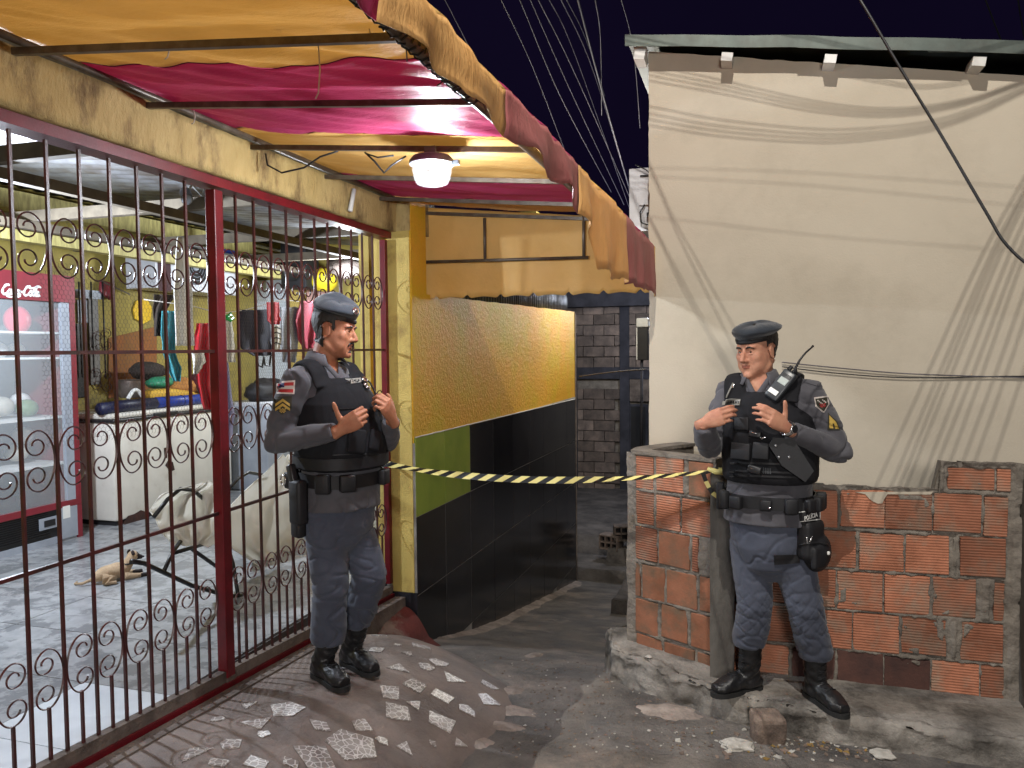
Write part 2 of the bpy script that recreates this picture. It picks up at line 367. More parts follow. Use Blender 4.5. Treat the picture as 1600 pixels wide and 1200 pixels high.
# corrugated roof with purlins
def roofz(x): return 2.70+(-2.33-x)*.10
def rooff(u,v):
    x=-6.25+u*3.95; y=.1+v*8.8; return (x,y,roofz(x)+.016*math.sin(y*2*math.pi/.16))
V,F=grid(3,900,rooff); V,F=thick(V,F,.002); link('roof',meshdata('roof',V,F,True),shop,m_zinc)
m_wood=M('painted_timber',lin((206,196,128)),lin((176,164,100)),scale=5,rough=.6,stretch=(1,6,1),dirt=lin((120,104,70)),dscale=5,damt=.5)
m_dwood=M('grey_timber',lin((120,110,94)),lin((82,74,64)),scale=5,rough=.8)
for y in (1.5,3.0,4.4,5.8,7.2): MB().slab(-6.1,-2.45,y-.03,y+.03,2.58,2.66).build('rafter',m_dwood,shop)
for x in (-5.0,-3.7): MB().slab(x-.03,x+.03,.2,8.6,2.52,2.58).build('purlin',m_dwood,shop)
MB().slab(-6.095,-5.93,.2,8.6,2.84,3.00).build('wall_beam',m_wood,shop)
MB().slab(-5.4,-5.3,.2,8.6,2.48,2.56).build('purlin',m_wood,shop)
# step under the gate
mb=MB()
def quadstrip(mb,x0,x1,dz0,dz1,y0=.3,y1=4.63,n=12):
    for k in range(n):
        a,b=y0+(y1-y0)*k/n,y0+(y1-y0)*(k+1)/n
        za,zb=gate_z(a),gate_z(b)
        mb.add([(x0,a,za+dz0),(x1,a,za+dz0),(x1,b,zb+dz0),(x0,b,zb+dz0),(x0,a,za+dz1),(x1,a,za+dz1),(x1,b,zb+dz1),(x0,b,zb+dz1)],
               [(0,1,5,4),(1,2,6,5),(2,3,7,6),(3,0,4,7),(4,5,6,7),(3,2,1,0)])
quadstrip(mb,-2.42,-2.255,-.4,-.022); mb.build('door_step',m_redstep,shop)
mb=MB(); quadstrip(mb,-2.254,-2.185,-.4,-.012); mb.build('step_edge',m_sill,shop)

# floor tiles
m_ft=M('patterned_floor_tile',lin((160,162,164)),lin((134,136,139)),scale=9,rough=.22,rnd=.06,dirt=lin((104,106,109)),dscale=5.5,damt=.75,dlo=.49,dhi=.55,spec=.5)
m_ftw=M('white_floor_tile',lin((214,220,226)),lin((196,202,208)),scale=3,rough=.2,rnd=.05)
fl=MB().slab(-6.1,-2.42,.2,8.6,-.1,.090).build('floor',m_grout,None,kind='structure')
T=.50; tm={}
nx=8; ny=17
for i in range(nx):
    for j in range(ny):
        x0=-2.43-(i+1)*T; y0=.25+j*T; x0c=max(x0,-6.09); y1=min(y0+T,8.59)
        w=(x0+T-.004)-x0c; l=y1-.004-y0
        if w<.05 or l<.05: continue
        white=(i==0 and y0+T<=2.8)
        key=(round(w,3),round(l,3),white)
        if key not in tm:
            tm[key]=meshdata('floor_tile',*(lambda b:(b.V,b.F))(MB().box((0,0,0),(w,l,.016)))); tm[key].materials.append(m_ftw if white else m_ft)
        o=link('floor_tile',tm[key],fl); o.location=(x0c+w/2,y0+l/2,.0915+random.uniform(0,.0012))

# ---------------------------------------------------------------- gate
gate=thing('gate','dark red wrought iron gate with bars and curled scrolls across the shop front','gate',(-2.3,2.95,.1))
GX=-2.3
def bz(y): return gate_z(y)+.055
MB().slab(GX-.045,GX+.05,.4,4.66,2.352,2.393).build('top_rail',m_redmetal,gate)
mb=MB(); quadstrip(mb,GX-.02,GX+.02,.0,.055,.4,4.655,10); mb.build('bottom_rail',m_sill,gate)
mb=MB(); quadstrip(mb,GX+.022,GX+.035,-.018,.006,.4,4.655,10); mb.build('bottom_track',m_redmetal,gate)
for z in (1.622,.886): MB().box((GX,2.53,z),(.012,4.24,.014)).build('cross_rail',m_bar,gate)
post=MB().box((GX,2.945,1.205),(.052,.058,2.28),bev=.004).build('post',m_redmetal,gate)
MB().box((GX,2.945,.075),(.056,.062,.10)).build('post_foot',m_sill,gate)
for y in (4.625,): MB().box((GX,y,1.2),(.04,.04,2.29),bev=.003).build('jamb',m_redmetal,gate)
barsL=[2.758-.136*k for k in range(0,17)]; barsR=[3.095+.1375*k for k in range(11)]
for y in barsL+barsR:
    z0=bz(y)-.005; MB().box((GX,y,(z0+2.35)/2),(.0105,.0105,2.35-z0)).build('bar',m_bar,gate)
def scroll_path():
    A,Hh=.066,.104; R1=.047; P=[]
    for k in range(34):
        f=k/33; a=math.radians(90-440*f*1.0); r=R1*(1-f)**.9+.011*f
        cx,cz=A+.004*f+.006*f,Hh-R1-.004*f
        P.append((cx+r*math.cos(a)*1.06,cz+r*math.sin(a)))
    P=P[::-1]
    for k in range(1,22):
        a=math.radians(90+180*k/22); P.append((A+A*math.cos(a)*.98,Hh*math.sin(a)))
    Q=[(x,-z) for x,z in P[:34]][::-1]
    return P+Q
SP=scroll_path()
def scroll_mesh(sgn):
    mb=MB(); mb.tube([(0,sgn*(x-.062),z) for x,z in SP],(0.0052,.0030),4,side=(1,0,0)); me=meshdata('scroll',mb.V,mb.F,False); me.materials.append(m_bar); return me
SM={1:scroll_mesh(1),-1:scroll_mesh(-1)}
rowz=[onX(150,395,GX).z, onX(140,708,GX).z, onX(150,1025,GX).z]
cells=[]
allL=[2.905]+barsL
for i in range(len(allL)-1):
    cells.append(((allL[i]+allL[i+1])/2, -1 if i%2==0 else 1))
allR=[2.985]+barsR+[4.6]
for i in range(len(allR)-1): cells.append(((allR[i]+allR[i+1])/2, 1 if i%2==0 else -1))
for y,s in cells:
    for z in rowz:
        o=link('scroll',SM[s],gate); o.location=(GX+2.3+random.uniform(-.003,.003)-2.3+0,y,z)
    zz=bz(y); MB().box((GX,y,(zz+rowz[2]-.1)/2),(.0098,.0098,rowz[2]-.1-zz)).build('short_bar',m_bar,gate)
# chicken wire tied behind the bars
m_wire=M('galvanised_wire',lin((96,90,90)),lin((66,62,62)),scale=30,rough=.5,metal=.4)
mb=MB(); a=.0105
def wedge(mb,p,q,r=.0005):
    p=Vector(p);q=Vector(q);t=(q-p).normalized();u=Vector((1,0,0));w=t.cross(u); V=[p+u*r,p-u*.5*r+w*.87*r,p-u*.5*r-w*.87*r,q+u*r,q-u*.5*r+w*.87*r,q-u*.5*r-w*.87*r]
    mb.add(V,[(0,1,4,3),(1,2,5,4),(2,0,3,5)])
yy=1.95; r_=0
for j in range(int(.66/(1.5*a))):
    for i in range(int(1.75/(1.732*a))):
        y=2.05+i*1.732*a+(j%2)*.866*a; z=1.30+j*1.5*a
        if abs(y-2.945)<.05: continue
        wob=.004*nz(y*6,z*6)
        P=[(GX-.02+wob,y+a*math.sin(math.radians(60*k)),z+a*math.cos(math.radians(60*k))) for k in range(4)]
        for k in range(3): wedge(mb,P[k],P[k+1])
mb.build('chicken_wire',m_wire,gate,kind='stuff')

# ---------------------------------------------------------------- awning
def fabric(name,c,c2,tr=.48,rough=.40):
    m=M(name,c,c2,scale=2.2,rough=rough,bump=.007,bscale=22,dirt=tuple(x*.45 for x in c),dscale=2.4,damt=.45,dlo=.5,dhi=.75,spec=.16,stretch=(1,3.2,1))
    N,L,b=nodes_of(m); t=N.new('ShaderNodeBsdfTranslucent'); t.inputs[0].default_value=(*[min(1,x*1.15) for x in c],1); ms=N.new('ShaderNodeMixShader'); ms.inputs[0].default_value=tr
    L.new(b.outputs[0],ms.inputs[1]); L.new(t.outputs[0],ms.inputs[2]); L.new(ms.outputs[0],N['Material Output'].inputs[0]); return m
m_fy=fabric('yellow_canvas',lin((230,198,136)),lin((216,178,108)))
m_fr=fabric('red_canvas',lin((202,92,132)),lin((182,70,110)))
m_fo=fabric('orange_canvas',lin((232,186,122)),lin((220,168,104)),.22)
m_fm=fabric('faded_red_canvas',lin((188,120,116)),lin((172,100,100)),.22)
awn=thing('awning','yellow and red striped canvas awning with ragged edge over the gate','awning',(-1.4,2.9,2.5))
BAT=[.65,1.27,1.89,2.455,3.10,3.75,4.40,4.93]
inner=[.2,1.35,2.14,3.0,3.92,4.56,4.94]; outer=[.2,1.1,1.74,2.54,3.60,4.70,4.945]
colsU=[m_fr,m_fy,m_fr,m_fy,m_fr,m_fo]; colsV=[m_fr,m_fo,m_fm,m_fo,m_fm,m_fy]
PROF=[(0,-2.26,2.635),(.70,-.86,2.482),(.84,-.70,2.375),(1,-.545,2.235)]
def awn_pt(s,y):
    x=interp(s,[(a,b) for a,b,c in PROF]); z=interp(s,[(a,c) for a,b,c in PROF])
    d=min(abs(y-b) for b in BAT); k=math.sin(math.pi*min(1,max(0,s/.7))) if s<.7 else .3
    z-=.028*k*min(1,d/.16)**.8
    wr=(.020*nz(x*1.1+y*1.3,(y*4.6-x*2.9),2)+.019*nz(x*1.5+4,(y*11-x*6),7)+.008*nz(x*3,(y*26-x*12),4))*(.25+.75*min(1,d/.12))
    return Vector((x,y,z+wr))
for i in range(6):
    nu,nv=80,52
    def pf(u,v,i=i):
        s=u; y0=inner[i]+(outer[i]-inner[i])*smooth01((s-.68)/.32); y1=inner[i+1]+(outer[i+1]-inner[i+1])*smooth01((s-.68)/.32)
        w=lambda y: .022*nz(s*7,y*3,1)*(1 if s<.68 else .2)
        if i>0: y0+=w(inner[i])
        if i<5: y1+=w(inner[i+1])
        y=y0+(y1-y0)*v; p=awn_pt(s,y)
        if v<.02 and i>0: p.z-=.004
        return p
    V,F=grid(nu,nv,pf); V,F=thick(V,F,.0016); link('canvas_panel',meshdata('canvas_panel',V,F,True),awn,colsU[i])
# hanging valance, torn short along the near half
ZB=[(.2,2.10),(1.3,2.135),(1.47,2.122),(1.62,2.14),(1.78,2.112),(1.95,2.135),(2.1,2.10),(2.33,2.122),(2.45,2.09),(2.6,2.06),(2.72,2.045),(2.82,1.985),(2.86,1.91),(3.0,1.93),(3.2,1.905),(3.45,1.93),(3.62,1.915),(3.85,1.945),(4.1,1.92),(4.35,1.95),(4.6,1.93),(4.8,1.93),(4.95,1.94)]
for i in range(6):
    nv=max(8,int((outer[i+1]-outer[i])/.022))
    def vf(u,v,i=i):
        y=outer[i]+(outer[i+1]-outer[i])*v; zb=interp(y,ZB)+.010*nz(y*16,3)+.004*nz(y*60,1)
        top=awn_pt(1,y); z=top.z+(zb-top.z)*u; bul=math.sin(u*math.pi)*.004
        fold=(.016*math.sin(y*17+1.3*math.sin(y*5))+.010*nz(y*9,u*2))*u
        return (top.x+bul+fold+.006*u,y+.01*nz(y*7,u)*u,z)
    V,F=grid(9,nv,vf); V,F=thick(V,F,.0016); link('valance_panel',meshdata('valance_panel',V,F,True),awn,colsV[i])
# end skirt
xs0,xs1=-2.19,-.55
def sf(u,v):
    x=xs0+(xs1-xs0)*u; top=interp((x-(-2.26))/1.4*.7 if x<-.86 else .7+(x+.86)/.315*.3,[(a,c) for a,b,c in PROF])-.02
    ph=((x-xs0)/.235)%1; notch=.030*max(0,1-abs(ph-.5)*9); zb=1.972+.006*math.cos(ph*6.28)+notch
    z=top+(zb-top)*v; return (x,4.955+.012*math.sin(x*13+z*2)*v+.008*nz(x*5,z*4),z)
V,F=grid(120,16,sf); V,F=thick(V,F,.0016); link('end_skirt',meshdata('end_skirt',V,F,True),awn,m_fy)
# frame
m_tube=M('painted_tube',lin((112,104,92)),lin((74,66,58)),scale=12,rough=.4,metal=.3,dirt=lin((70,44,32)),dscale=8,damt=.7)
for y in BAT[1:]:
    MB().box((-1.555,y,2.505),(1.40,.018,.022),Matrix.Rotation(math.atan2(.13,1.40),3,'Y')).build('batten',m_tube,awn)
MB().tube([(-.855,.3,2.432),(-.855,4.93,2.432)],.020,10).build('front_bar',m_tube,awn,True)
MB().tube([(-2.195,.3,2.602),(-2.195,4.93,2.602)],.014,8).build('wall_bar',m_tube,awn,True)
MB().tube([(-2.19,4.93,2.225),(-.99,4.93,2.205)],.011,8).build('skirt_rod',m_tube,awn,True)
for px in (757,912):
    a=onY(px,340,4.93); MB().tube([(a.x,4.93,2.50),(a.x,4.93,2.215)],.011,8).build('skirt_upright',m_tube,awn,True)
MB().tube([(-2.15,4.93,2.6),(-2.15,4.93,2.0)],.010,8).build('skirt_upright',m_tube,awn,True)
m_string=M('white_string',lin((214,206,196)),rough=.9)
for px,py,y,l in ((497,62,1.93,.16),(262,65,1.93,.05),(303,172,2.44,.05),(577,45,1.93,.04),(437,25,1.93,.02)):
    p=onY(px,py,y-.02); p.z=min(p.z,2.56)
    MB().tube([p,p+Vector((.003,.002,-l*.5)),p+Vector((-.002,0,-l*.9)),p+Vector((-.012,0,-l))],.0022,5).build('tie_string',m_string,awn,True)
# dark twine wound on the front bar
mb=MB()
for c in np.linspace(1.35,2.35,26):
    a=random.random()*6; mb.tube([(-.855+.024*math.cos(a+k*.9),c+k*.004,2.432+.024*math.sin(a+k*.9)) for k in range(8)],.003,4)
    if random.random()<.15: mb.tube([(-.855+random.uniform(-.03,.06),c,2.43),(-.84+random.uniform(-.04,.07),c+.03,2.41),(-.85+random.uniform(-.05,.08),c+.05,2.39)],.002,4)
mb.build('twine',m_dark,awn)

# flood lamp under the awning
fl_=thing('hanging_lamp','lit round lamp with glass bowl hanging under the awning','lamp',AWN)
m_lamp=M('grey_lamp_cap',lin((104,108,114)),lin((80,84,90)),rough=.45)
LS=.86
MB().lathe([(r_*LS,z_) for r_,z_ in [(.0,.075),(.05,.072),(.095,.062),(.112,.045),(.114,.030),(.104,.026),(.0,.026)]],AWN,28).build('lamp_cap',m_lamp,fl_,auto=.6)
m_glass=bpy.data.materials.new('lamp_glass'); m_glass.use_nodes=True; N,L,b=nodes_of(m_glass)
b.inputs['Base Color'].default_value=(.05,.052,.055,1); b.inputs['Roughness'].default_value=.08; b.inputs['Emission Color'].default_value=(.85,.93,1,1); b.inputs['Emission Strength'].default_value=.32
t=N.new('ShaderNodeBsdfTransparent'); ms=N.new('ShaderNodeMixShader'); ms.inputs[0].default_value=.80; L.new(b.outputs[0],ms.inputs[1]); L.new(t.outputs[0],ms.inputs[2]); L.new(ms.outputs[0],N['Material Output'].inputs[0])
prof=[(.099,.026),(.097,.0),(.089,-.040),(.078,-.062),(.06,-.070),(.0,-.072)]
MB().lathe([(r_*LS,z_*.84) for r_,z_ in prof],AWN,14).build('glass_bowl',m_glass,fl_)
MB().ball(AWN+Vector((.028,0,-.006)),(.030,.030,.032),14,10).build('bulb',emis('bulb_glow',(.9,.95,1),30),fl_,True)
MB().box(AWN+Vector((0,0,.088)),(.05,.05,.03)).box(AWN+Vector((.11,0,.03)),(.03,.02,.02)).build('clamp',m_lamp,fl_)
cb=thing('lamp_cable','thin black lamp cable drooping below the awning batten','cable',onY(540,250,3.1))
pp=[(415,240),(418,258),(440,270),(475,262),(500,245),(528,236)]
MB().tube([onY(x,y,3.14) for x,y in pp],.0045,5).build('cable_run',m_dark,cb,True)
MB().tube([onY(x,y,3.13) for x,y in [(570,238),(585,252),(600,270),(612,258),(634,244)]],.0045,5).tube([onY(x,y,3.13) for x,y in [(572,240),(590,246),(615,243)]],.004,5).build('cable_loop',m_dark,cb,True)
for px,l in ((347,.20),(368,.26)):
    p=onX(px,300,-2.37); tag(MB().tube([p+Vector((0,.004*math.sin(k),-l*k/7)) for k in range(8)],.0018,4).build('hanging_string',m_string,None,True),'white string hanging inside the gate right beside the red post' if px<350 else 'white frayed string hanging right of the other one by the post','string')
# small white tube lamp end under the beam
tl=tag(MB().tube([onX(553,296,-2.19),onX(547,330,-2.19)],.014,8).build('tube_light',m_white,None,True),'small white tube fixed to the beam above the gate','light fitting')
# metal sheet above the side wall
def zf(u,v): y=4.98+u*4.6; return (-2.21+.012*math.sin(y*2*math.pi/.075),y,1.9+v*.62)
V,F=grid(500,2,zf); V,F=thick(V,F,.001); link('corrugated_sheet',meshdata('corrugated_sheet',V,F,True),shop,M('black_zinc',lin((56,58,64)),lin((30,30,34)),scale=3,rough=.35,metal=.5,dirt=lin((120,120,124)),dscale=4,damt=.5,dlo=.55))

# ---------------------------------------------------------------- right house
m_beige=M('beige_plaster',lin((192,182,165)),lin((183,173,156)),scale=1.1,rough=.88,bump=.0018,bscale=95,dirt=lin((164,154,138)),dscale=1.3,damt=.6,dlo=.5,dhi=.75,spec=.25)
house=thing('beige_house','beige plastered house wall under a green metal roof edge','building',(.4,4.75,0))
wa_,wb_=onY(1016,80,4.75),onY(1600,118,4.75)
def htop(x): return wa_.z+(wb_.z-wa_.z)*(x-wa_.x)/(wb_.x-wa_.x)
def hf(u,v):
    x=-.58+u*4.6; z=-1.5+v*(htop(x)+1.5)
    ed=(.010*nz(0,z*7)+.006*nz(3,z*23)) if u<.001 else 0
    return (x+ed,4.75+.0035*fbm(x,z,0,1.3)+.0015*fbm(x,z,4,9),z-(.012*abs(nz(x*6,1)) if v>.999 else 0))
V,F=grid(140,150,hf)
n0=len(V); 
V2=[Vector(v) for v in V]; back=[(-.58,9.5,-1.5),(4.02,9.5,-1.5),(-.58,9.5,htop(-.58)),(4.02,9.5,htop(4.02))]; V2+= [Vector(b) for b in back]
F+=[tuple([j*140 for j in range(150)]+[n0+2,n0]), tuple([j*140+139 for j in range(149,-1,-1)]+[n0+1,n0+3]), (n0,n0+2,n0+3,n0+1)]
me=meshdata('house_wall',V2,F,False); link('house_wall',me,house,m_beige)
m_roofg=M('green_grey_metal',lin((98,106,100)),lin((68,76,72)),scale=3,rough=.5,metal=.35,dirt=lin((60,56,52)),dscale=5,damt=.6)
ra_,rb_=onY(1000,76,4.6),onY(1600,86,4.6)
def rbot(x): return ra_.z+(rb_.z-ra_.z)*(x-ra_.x)/(rb_.x-ra_.x)
def sheet(x0,x1,y0,dz,name,jag):
    mb=MB(); n=24
    P=[]
    for k in range(n+1):
        x=x0+(x1-x0)*k/n; z=rbot(x)+dz+.012+.010*nz(x*2.3,jag); P.append((x,z))
    for (xa,za),(xb,zb) in zip(P,P[1:]):
        mb.add([(xa,y0,za),(xb,y0,zb),(xb,y0,zb+.060),(xa,y0,za+.060),(xa,y0+.004,za),(xb,y0+.004,zb),(xb,y0+.004,zb+.060),(xa,y0+.004,za+.060)],[(0,1,2,3),(7,6,5,4),(0,4,5,1)])
        mb.add([(xa,y0,za+.060),(xb,y0,zb+.060),(xb,9.6,zb+.060),(xa,9.6,za+.060),(xa,y0,za+.066),(xb,y0,zb+.066),(xb,9.6,zb+.066),(xa,9.6,za+.066)],[(3,2,1,0),(4,5,6,7),(0,1,5,4)])
    return mb.build(name,m_roofg,house)
sheet(-.70,.45,4.60,.005,'roof_sheet',1); sheet(.25,1.05,4.59,.0,'roof_sheet',5); sheet(.9,4.2,4.60,-.005,'roof_sheet',9)
for px,py in ((1000,92),(1136,85),(1297,92),(1528,100)):
    p=onY(px,py,4.64); z=rbot(p.x)-.030
    MB().box((p.x,4.69,z),(.062,.15,.046),Matrix.Rotation(.16,3,'Y')).build('rafter_end',m_white,house)
MB().slab(-.66,-.585,4.66,4.74,htop(-.58)-.06,htop(-.58)+.0).build('rafter_end',m_white,house)
# meter box on the side wall
ac=thing('meter_box','white electrical box with dangling wires on the edge of the beige house','electrical box',(-.67,5.25,2.5))
m_wplast=M('white_plastic',lin((214,216,222)),lin((198,200,206)),scale=3,rough=.4,dirt=lin((150,144,140)),dscale=5,damt=.4)
a=onY(986,264,5.2); b2=onY(986,362,5.2)
MB().slab(-.765,-.59,5.2,5.62,b2.z,a.z).build('box_body',m_wplast,ac)
MB().slab(-.70,-.61,5.185,5.2,b2.z+.17,a.z-.06).build('cover',m_wplast,ac)
MB().slab(-.69,-.62,5.178,5.186,a.z-.062,a.z-.05).build('cover_slot',m_dark,ac)
MB().tube([(-.66,5.18,b2.z+.17),(-.69,5.17,b2.z+.12),(-.68,5.17,b2.z+.05),(-.63,5.17,b2.z+.03),(-.60,5.17,b2.z+.1)],.005,5).tube([(-.72,5.17,a.z+.02),(-.65,5.17,a.z-.02),(-.59,5.17,a.z-.08)],.004,5).build('wire',m_dark,ac,True)
MB().box((-.61,5.175,b2.z+.06),(.04,.03,.07)).box((-.63,5.175,b2.z+.1),(.03,.03,.03)).build('connector',m_dark,ac)

# ---------------------------------------------------------------- brick fence
m_brick=M('hollow_clay_brick',lin((176,116,90)),lin((138,88,66)),scale=7,rough=.9,bump=.003,bscale=60,rnd=.30,dirt=lin((140,122,106)),dscale=6,damt=.9,dlo=.48,dhi=.66)
N,L,b=nodes_of(m_brick)
tc=N.new('ShaderNodeTexCoord'); wv=N.new('ShaderNodeTexWave'); wv.bands_direction='Z'; wv.inputs['Scale'].default_value=24; wv.inputs['Distortion'].default_value=1.1; wv.inputs['Detail'].default_value=3
L.new(tc.outputs['Object'],wv.inputs[0]); bp=N.new('ShaderNodeBump'); bp.inputs['Distance'].default_value=.0022; bp.inputs['Strength'].default_value=1; L.new(wv.outputs['Fac'],bp.inputs['Height'])
old=b.inputs['Normal'].links[0].from_node; L.new(old.outputs[0],bp.inputs['Normal']); L.new(bp.outputs[0],b.inputs['Normal'])
m_brickd=M('dark_clay_brick',lin((92,62,54)),lin((62,46,44)),scale=6,rough=.9,bump=.004,bscale=60,rnd=.2)  # darker brick for part of the bottom row
m_brickv=M('stained_clay_brick',lin((150,100,76)),lin((120,78,56)),scale=6,rough=.9,bump=.003,bscale=60,rnd=.15,dirt=lin((98,84,68)),dscale=5,damt=.85,dlo=.45,dhi=.6)
m_mort=M('grey_mortar',lin((142,134,124)),lin((102,96,89)),scale=7,rough=.95,bump=.012,bscale=45,dirt=lin((92,82,76)),dscale=6,damt=.6)
fence=thing('brick_fence','low unplastered hollow brick wall with messy grey mortar in front of the beige house','wall',(.5,3.98,0))
FY=4.02
rows=[(.92,.73,775,[(640,805),(815,975),(978,1147),(1153,1325),(1335,1420)]),
      (.72,.53,840,[(560,712),(720,872),(885,1045),(1050,1208),(1247,1412)]),
      (.52,.33,905,[(480,632),(640,798),(805,968),(975,1140),(1148,1305),(1372,1410)]),
      (.32,.13,965,[(530,688),(697,858),(862,1028),(1035,1200),(1250,1405)]),
      (.12,-.05,1040,[(470,630),(640,795),(805,970),(975,1140),(1145,1318),(1322,1405)]),
      (1.045,.935,755,[(1203,1373),(1380,1430)])]
FX=lambda cx,py: onY(960+cx/2.308,py,FY).x
joints=[]
tilt=0.0
for ri,(z1,z0,py,segs) in enumerate(rows):
    segs=list(segs)
    if ri<5:
        x=FX(segs[0][0],py)
        ext=[]
        while x>-.02: ext.append((x-.2,x-.012)); x-=.2
    else: ext=[]
    S=[(FX(a,py),FX(b,py)) for a,b in segs]+ext
    for xa,xb in S:
        xa=max(xa,-.075)
        if xb-xa<.02: continue
        dz=random.uniform(-.006,.006); dy=random.uniform(-.008,.006); w=xb-xa; h=z1-z0-random.uniform(.004,.012)
        mat=m_brickd if (ri==4 and .15<xa<.75) else m_brick
        mb=MB(); mb.box((0,0,0),(w,.09,h),bev=.003)
        o=mb.build('brick',mat,fence); o.location=((xa+xb)/2,FY+.047+dy,(z0+z1)/2+dz); o.rotation_euler=(random.uniform(-.02,.02),random.uniform(-.012,.012),random.uniform(-.02,.02))
        joints.append((xa,xb,z0,z1))
# mortar sheet: bulges out of the joints
def inbrick(x,z):
    d=9
    best=9
    for xa,xb,z0,z1 in joints:
        dx=max(xa-x,x-xb); dz=max(z0-z,z-z1); m=max(dx,dz)
        if m<best: best=m
    return best
def ftop(x): 
    t=1.075 if x>.86 else .95-.012*smooth01((x-.2)/.1)
    return t+.012*nz(x*9,2)+.006*nz(x*31,2)
nxm,nzm=230,190
def mf(u,v):
    x=-.09+u*1.30; z=-.09+v*(ftop(x)+.09); d=inbrick(x,z)
    n=fbm(x,z,2,6); n2=fbm(x,z,8,26)
    y=FY+.022-(.026*smooth01((d+.004+.022*max(0,n+.15)+.010*n2)/.010))*(.45+.55*smooth01(.6+n*1.8))-.010*n2*(1 if d>-.012 else .1) - (.010 if d>.02 else 0)
    if d<-.012 and n>.22: y-=.026*smooth01((n-.22)/.08)*smooth01((d+.060)/.03)
    if d>.005 and n<-.28: y+=.05
    return (x,y,z)
V,F=grid(nxm,nzm,mf); me=meshdata('mortar',V,F,True); link('mortar',me,fence,m_mort)
mb=MB()
pts=[(-.09+1.3*k/50, ftop(-.09+1.3*k/50)) for k in range(51)]
for (xa,za),(xb,zb) in zip(pts,pts[1:]): mb.add([(xa,FY+.0215,-.1),(xb,FY+.0215,-.1),(xb,FY+.0215,zb-.004),(xa,FY+.0215,za-.004),(xa,FY+.10,-.1),(xb,FY+.10,-.1),(xb,FY+.10,zb-.012),(xa,FY+.10,za-.012)],[(0,3,2,1),(4,5,6,7),(3,7,6,2)])
mb.build('mortar_core',m_mort,fence)
# left return, turned towards the alley, ending in a rounded corner
LD=Vector((-.88,.47,0)).normalized(); LN=Vector((-LD.y*-1,0,0)); LN=Vector((-.47,-.88,0)).normalized(); L0=Vector((-.155,4.01,0)); LL=.50
lrot=math.atan2(LD.y,LD.x)+math.pi
lrows=[(1.03,.84,[(.02,.165),(.19,.36),(.385,.50)]),(.83,.64,[(.025,.205),(.215,.365),(.375,.50)]),(.63,.44,[(.105,.14),(.155,.345),(.36,.50)]),
       (.43,.24,[(.02,.10),(.115,.30),(.315,.46),(.47,.50)]),(.23,.04,[(.02,.15),(.175,.335),(.35,.50)]),(.03,-.12,[(.02,.11),(.125,.31),(.33,.50)])]
for ri,(z1,z0,S) in enumerate(lrows):
    for a,b_ in S:
        c=L0+LD*((a+b_)/2)-LN*.045
        mb=MB(); mb.box((0,0,0),(b_-a,.085,z1-z0-random.uniform(.006,.014)),bev=.003)
        o=mb.build('brick',m_brickv if (ri>2 or random.random()<.3) else m_brick,fence); o.location=(c.x+random.uniform(-.004,.004),c.y+random.uniform(-.005,.005),(z0+z1)/2+random.uniform(-.005,.005)); o.rotation_euler=(0,random.uniform(-.015,.015),lrot+random.uniform(-.02,.02))
def lf(u,v):
    t=u*(LL+.06); z=-.16+v*1.20
    inb=9
    for z1,z0,S in lrows:
        for a,b_ in S: inb=min(inb,max(max(a-t,t-b_),max(z0-z,z-z1)))
    n=fbm(t,z,3,6); n2=fbm(t,z,5,25); off=-.018+.022*smooth01((inb+.004+.020*max(0,n+.15)+.008*n2)/.010)*(.45+.55*smooth01(.6+1.7*n))+.007*n2
    p=L0+LD*t+LN*off; return (p.x,p.y,z)
V,F=grid(100,190,lf); link('mortar',meshdata('mortar_left',V,F,True),fence,m_mort)
# rounded corner + return to the house
C0=L0+LD*LL
for ri in range(6):
    z1=1.03-.2*ri; 
    for (p,q) in ((C0+LD*.01-LN*.02,C0+LD*.045-LN*.12),(C0+LD*.05-LN*.13,C0+LD*.04-LN*.31),(C0+LD*.035-LN*.32,C0+LD*.0-LN*.5)):
        d=(q-p); c=(p+q)/2
        mb=MB(); mb.box((0,0,0),(d.length-.008,.085,.183),bev=.003)
        o=mb.build('brick',m_brickv if ri>2 else m_brick,fence); o.location=(c.x,c.y,z1-.095); o.rotation_euler=(0,0,math.atan2(d.y,d.x))
P=[L0-LN*.012, C0-LN*.012, C0+LD*.02-LN*.03, C0+LD*.035-LN*.13, C0+LD*.022-LN*.32, C0-LD*.012-LN*.5, C0-LD*.06-LN*.5,C0-LD*.02-LN*.30,C0-LD*.03-LN*.085, L0-LN*.085]
MB().prism([(p.x,p.y,-.3) for p in P],(0,0,1.335)).build('mortar_core',m_mort,fence)
mb=MB(); q=[L0+LN*.004]+[C0+LN*.004,C0+LD*.045-LN*.02,C0+LD*.09-LN*.13,C0+LD*.078-LN*.32,C0+LD*.04-LN*.5, C0-LD*.07-LN*.5,C0-LD*.03-LN*.31,C0-LD*.04-LN*.095,L0-LN*.095]
mb.prism([(p.x,p.y,1.032) for p in q],(0,0,.018)); mb.build('coping',m_mort,fence)
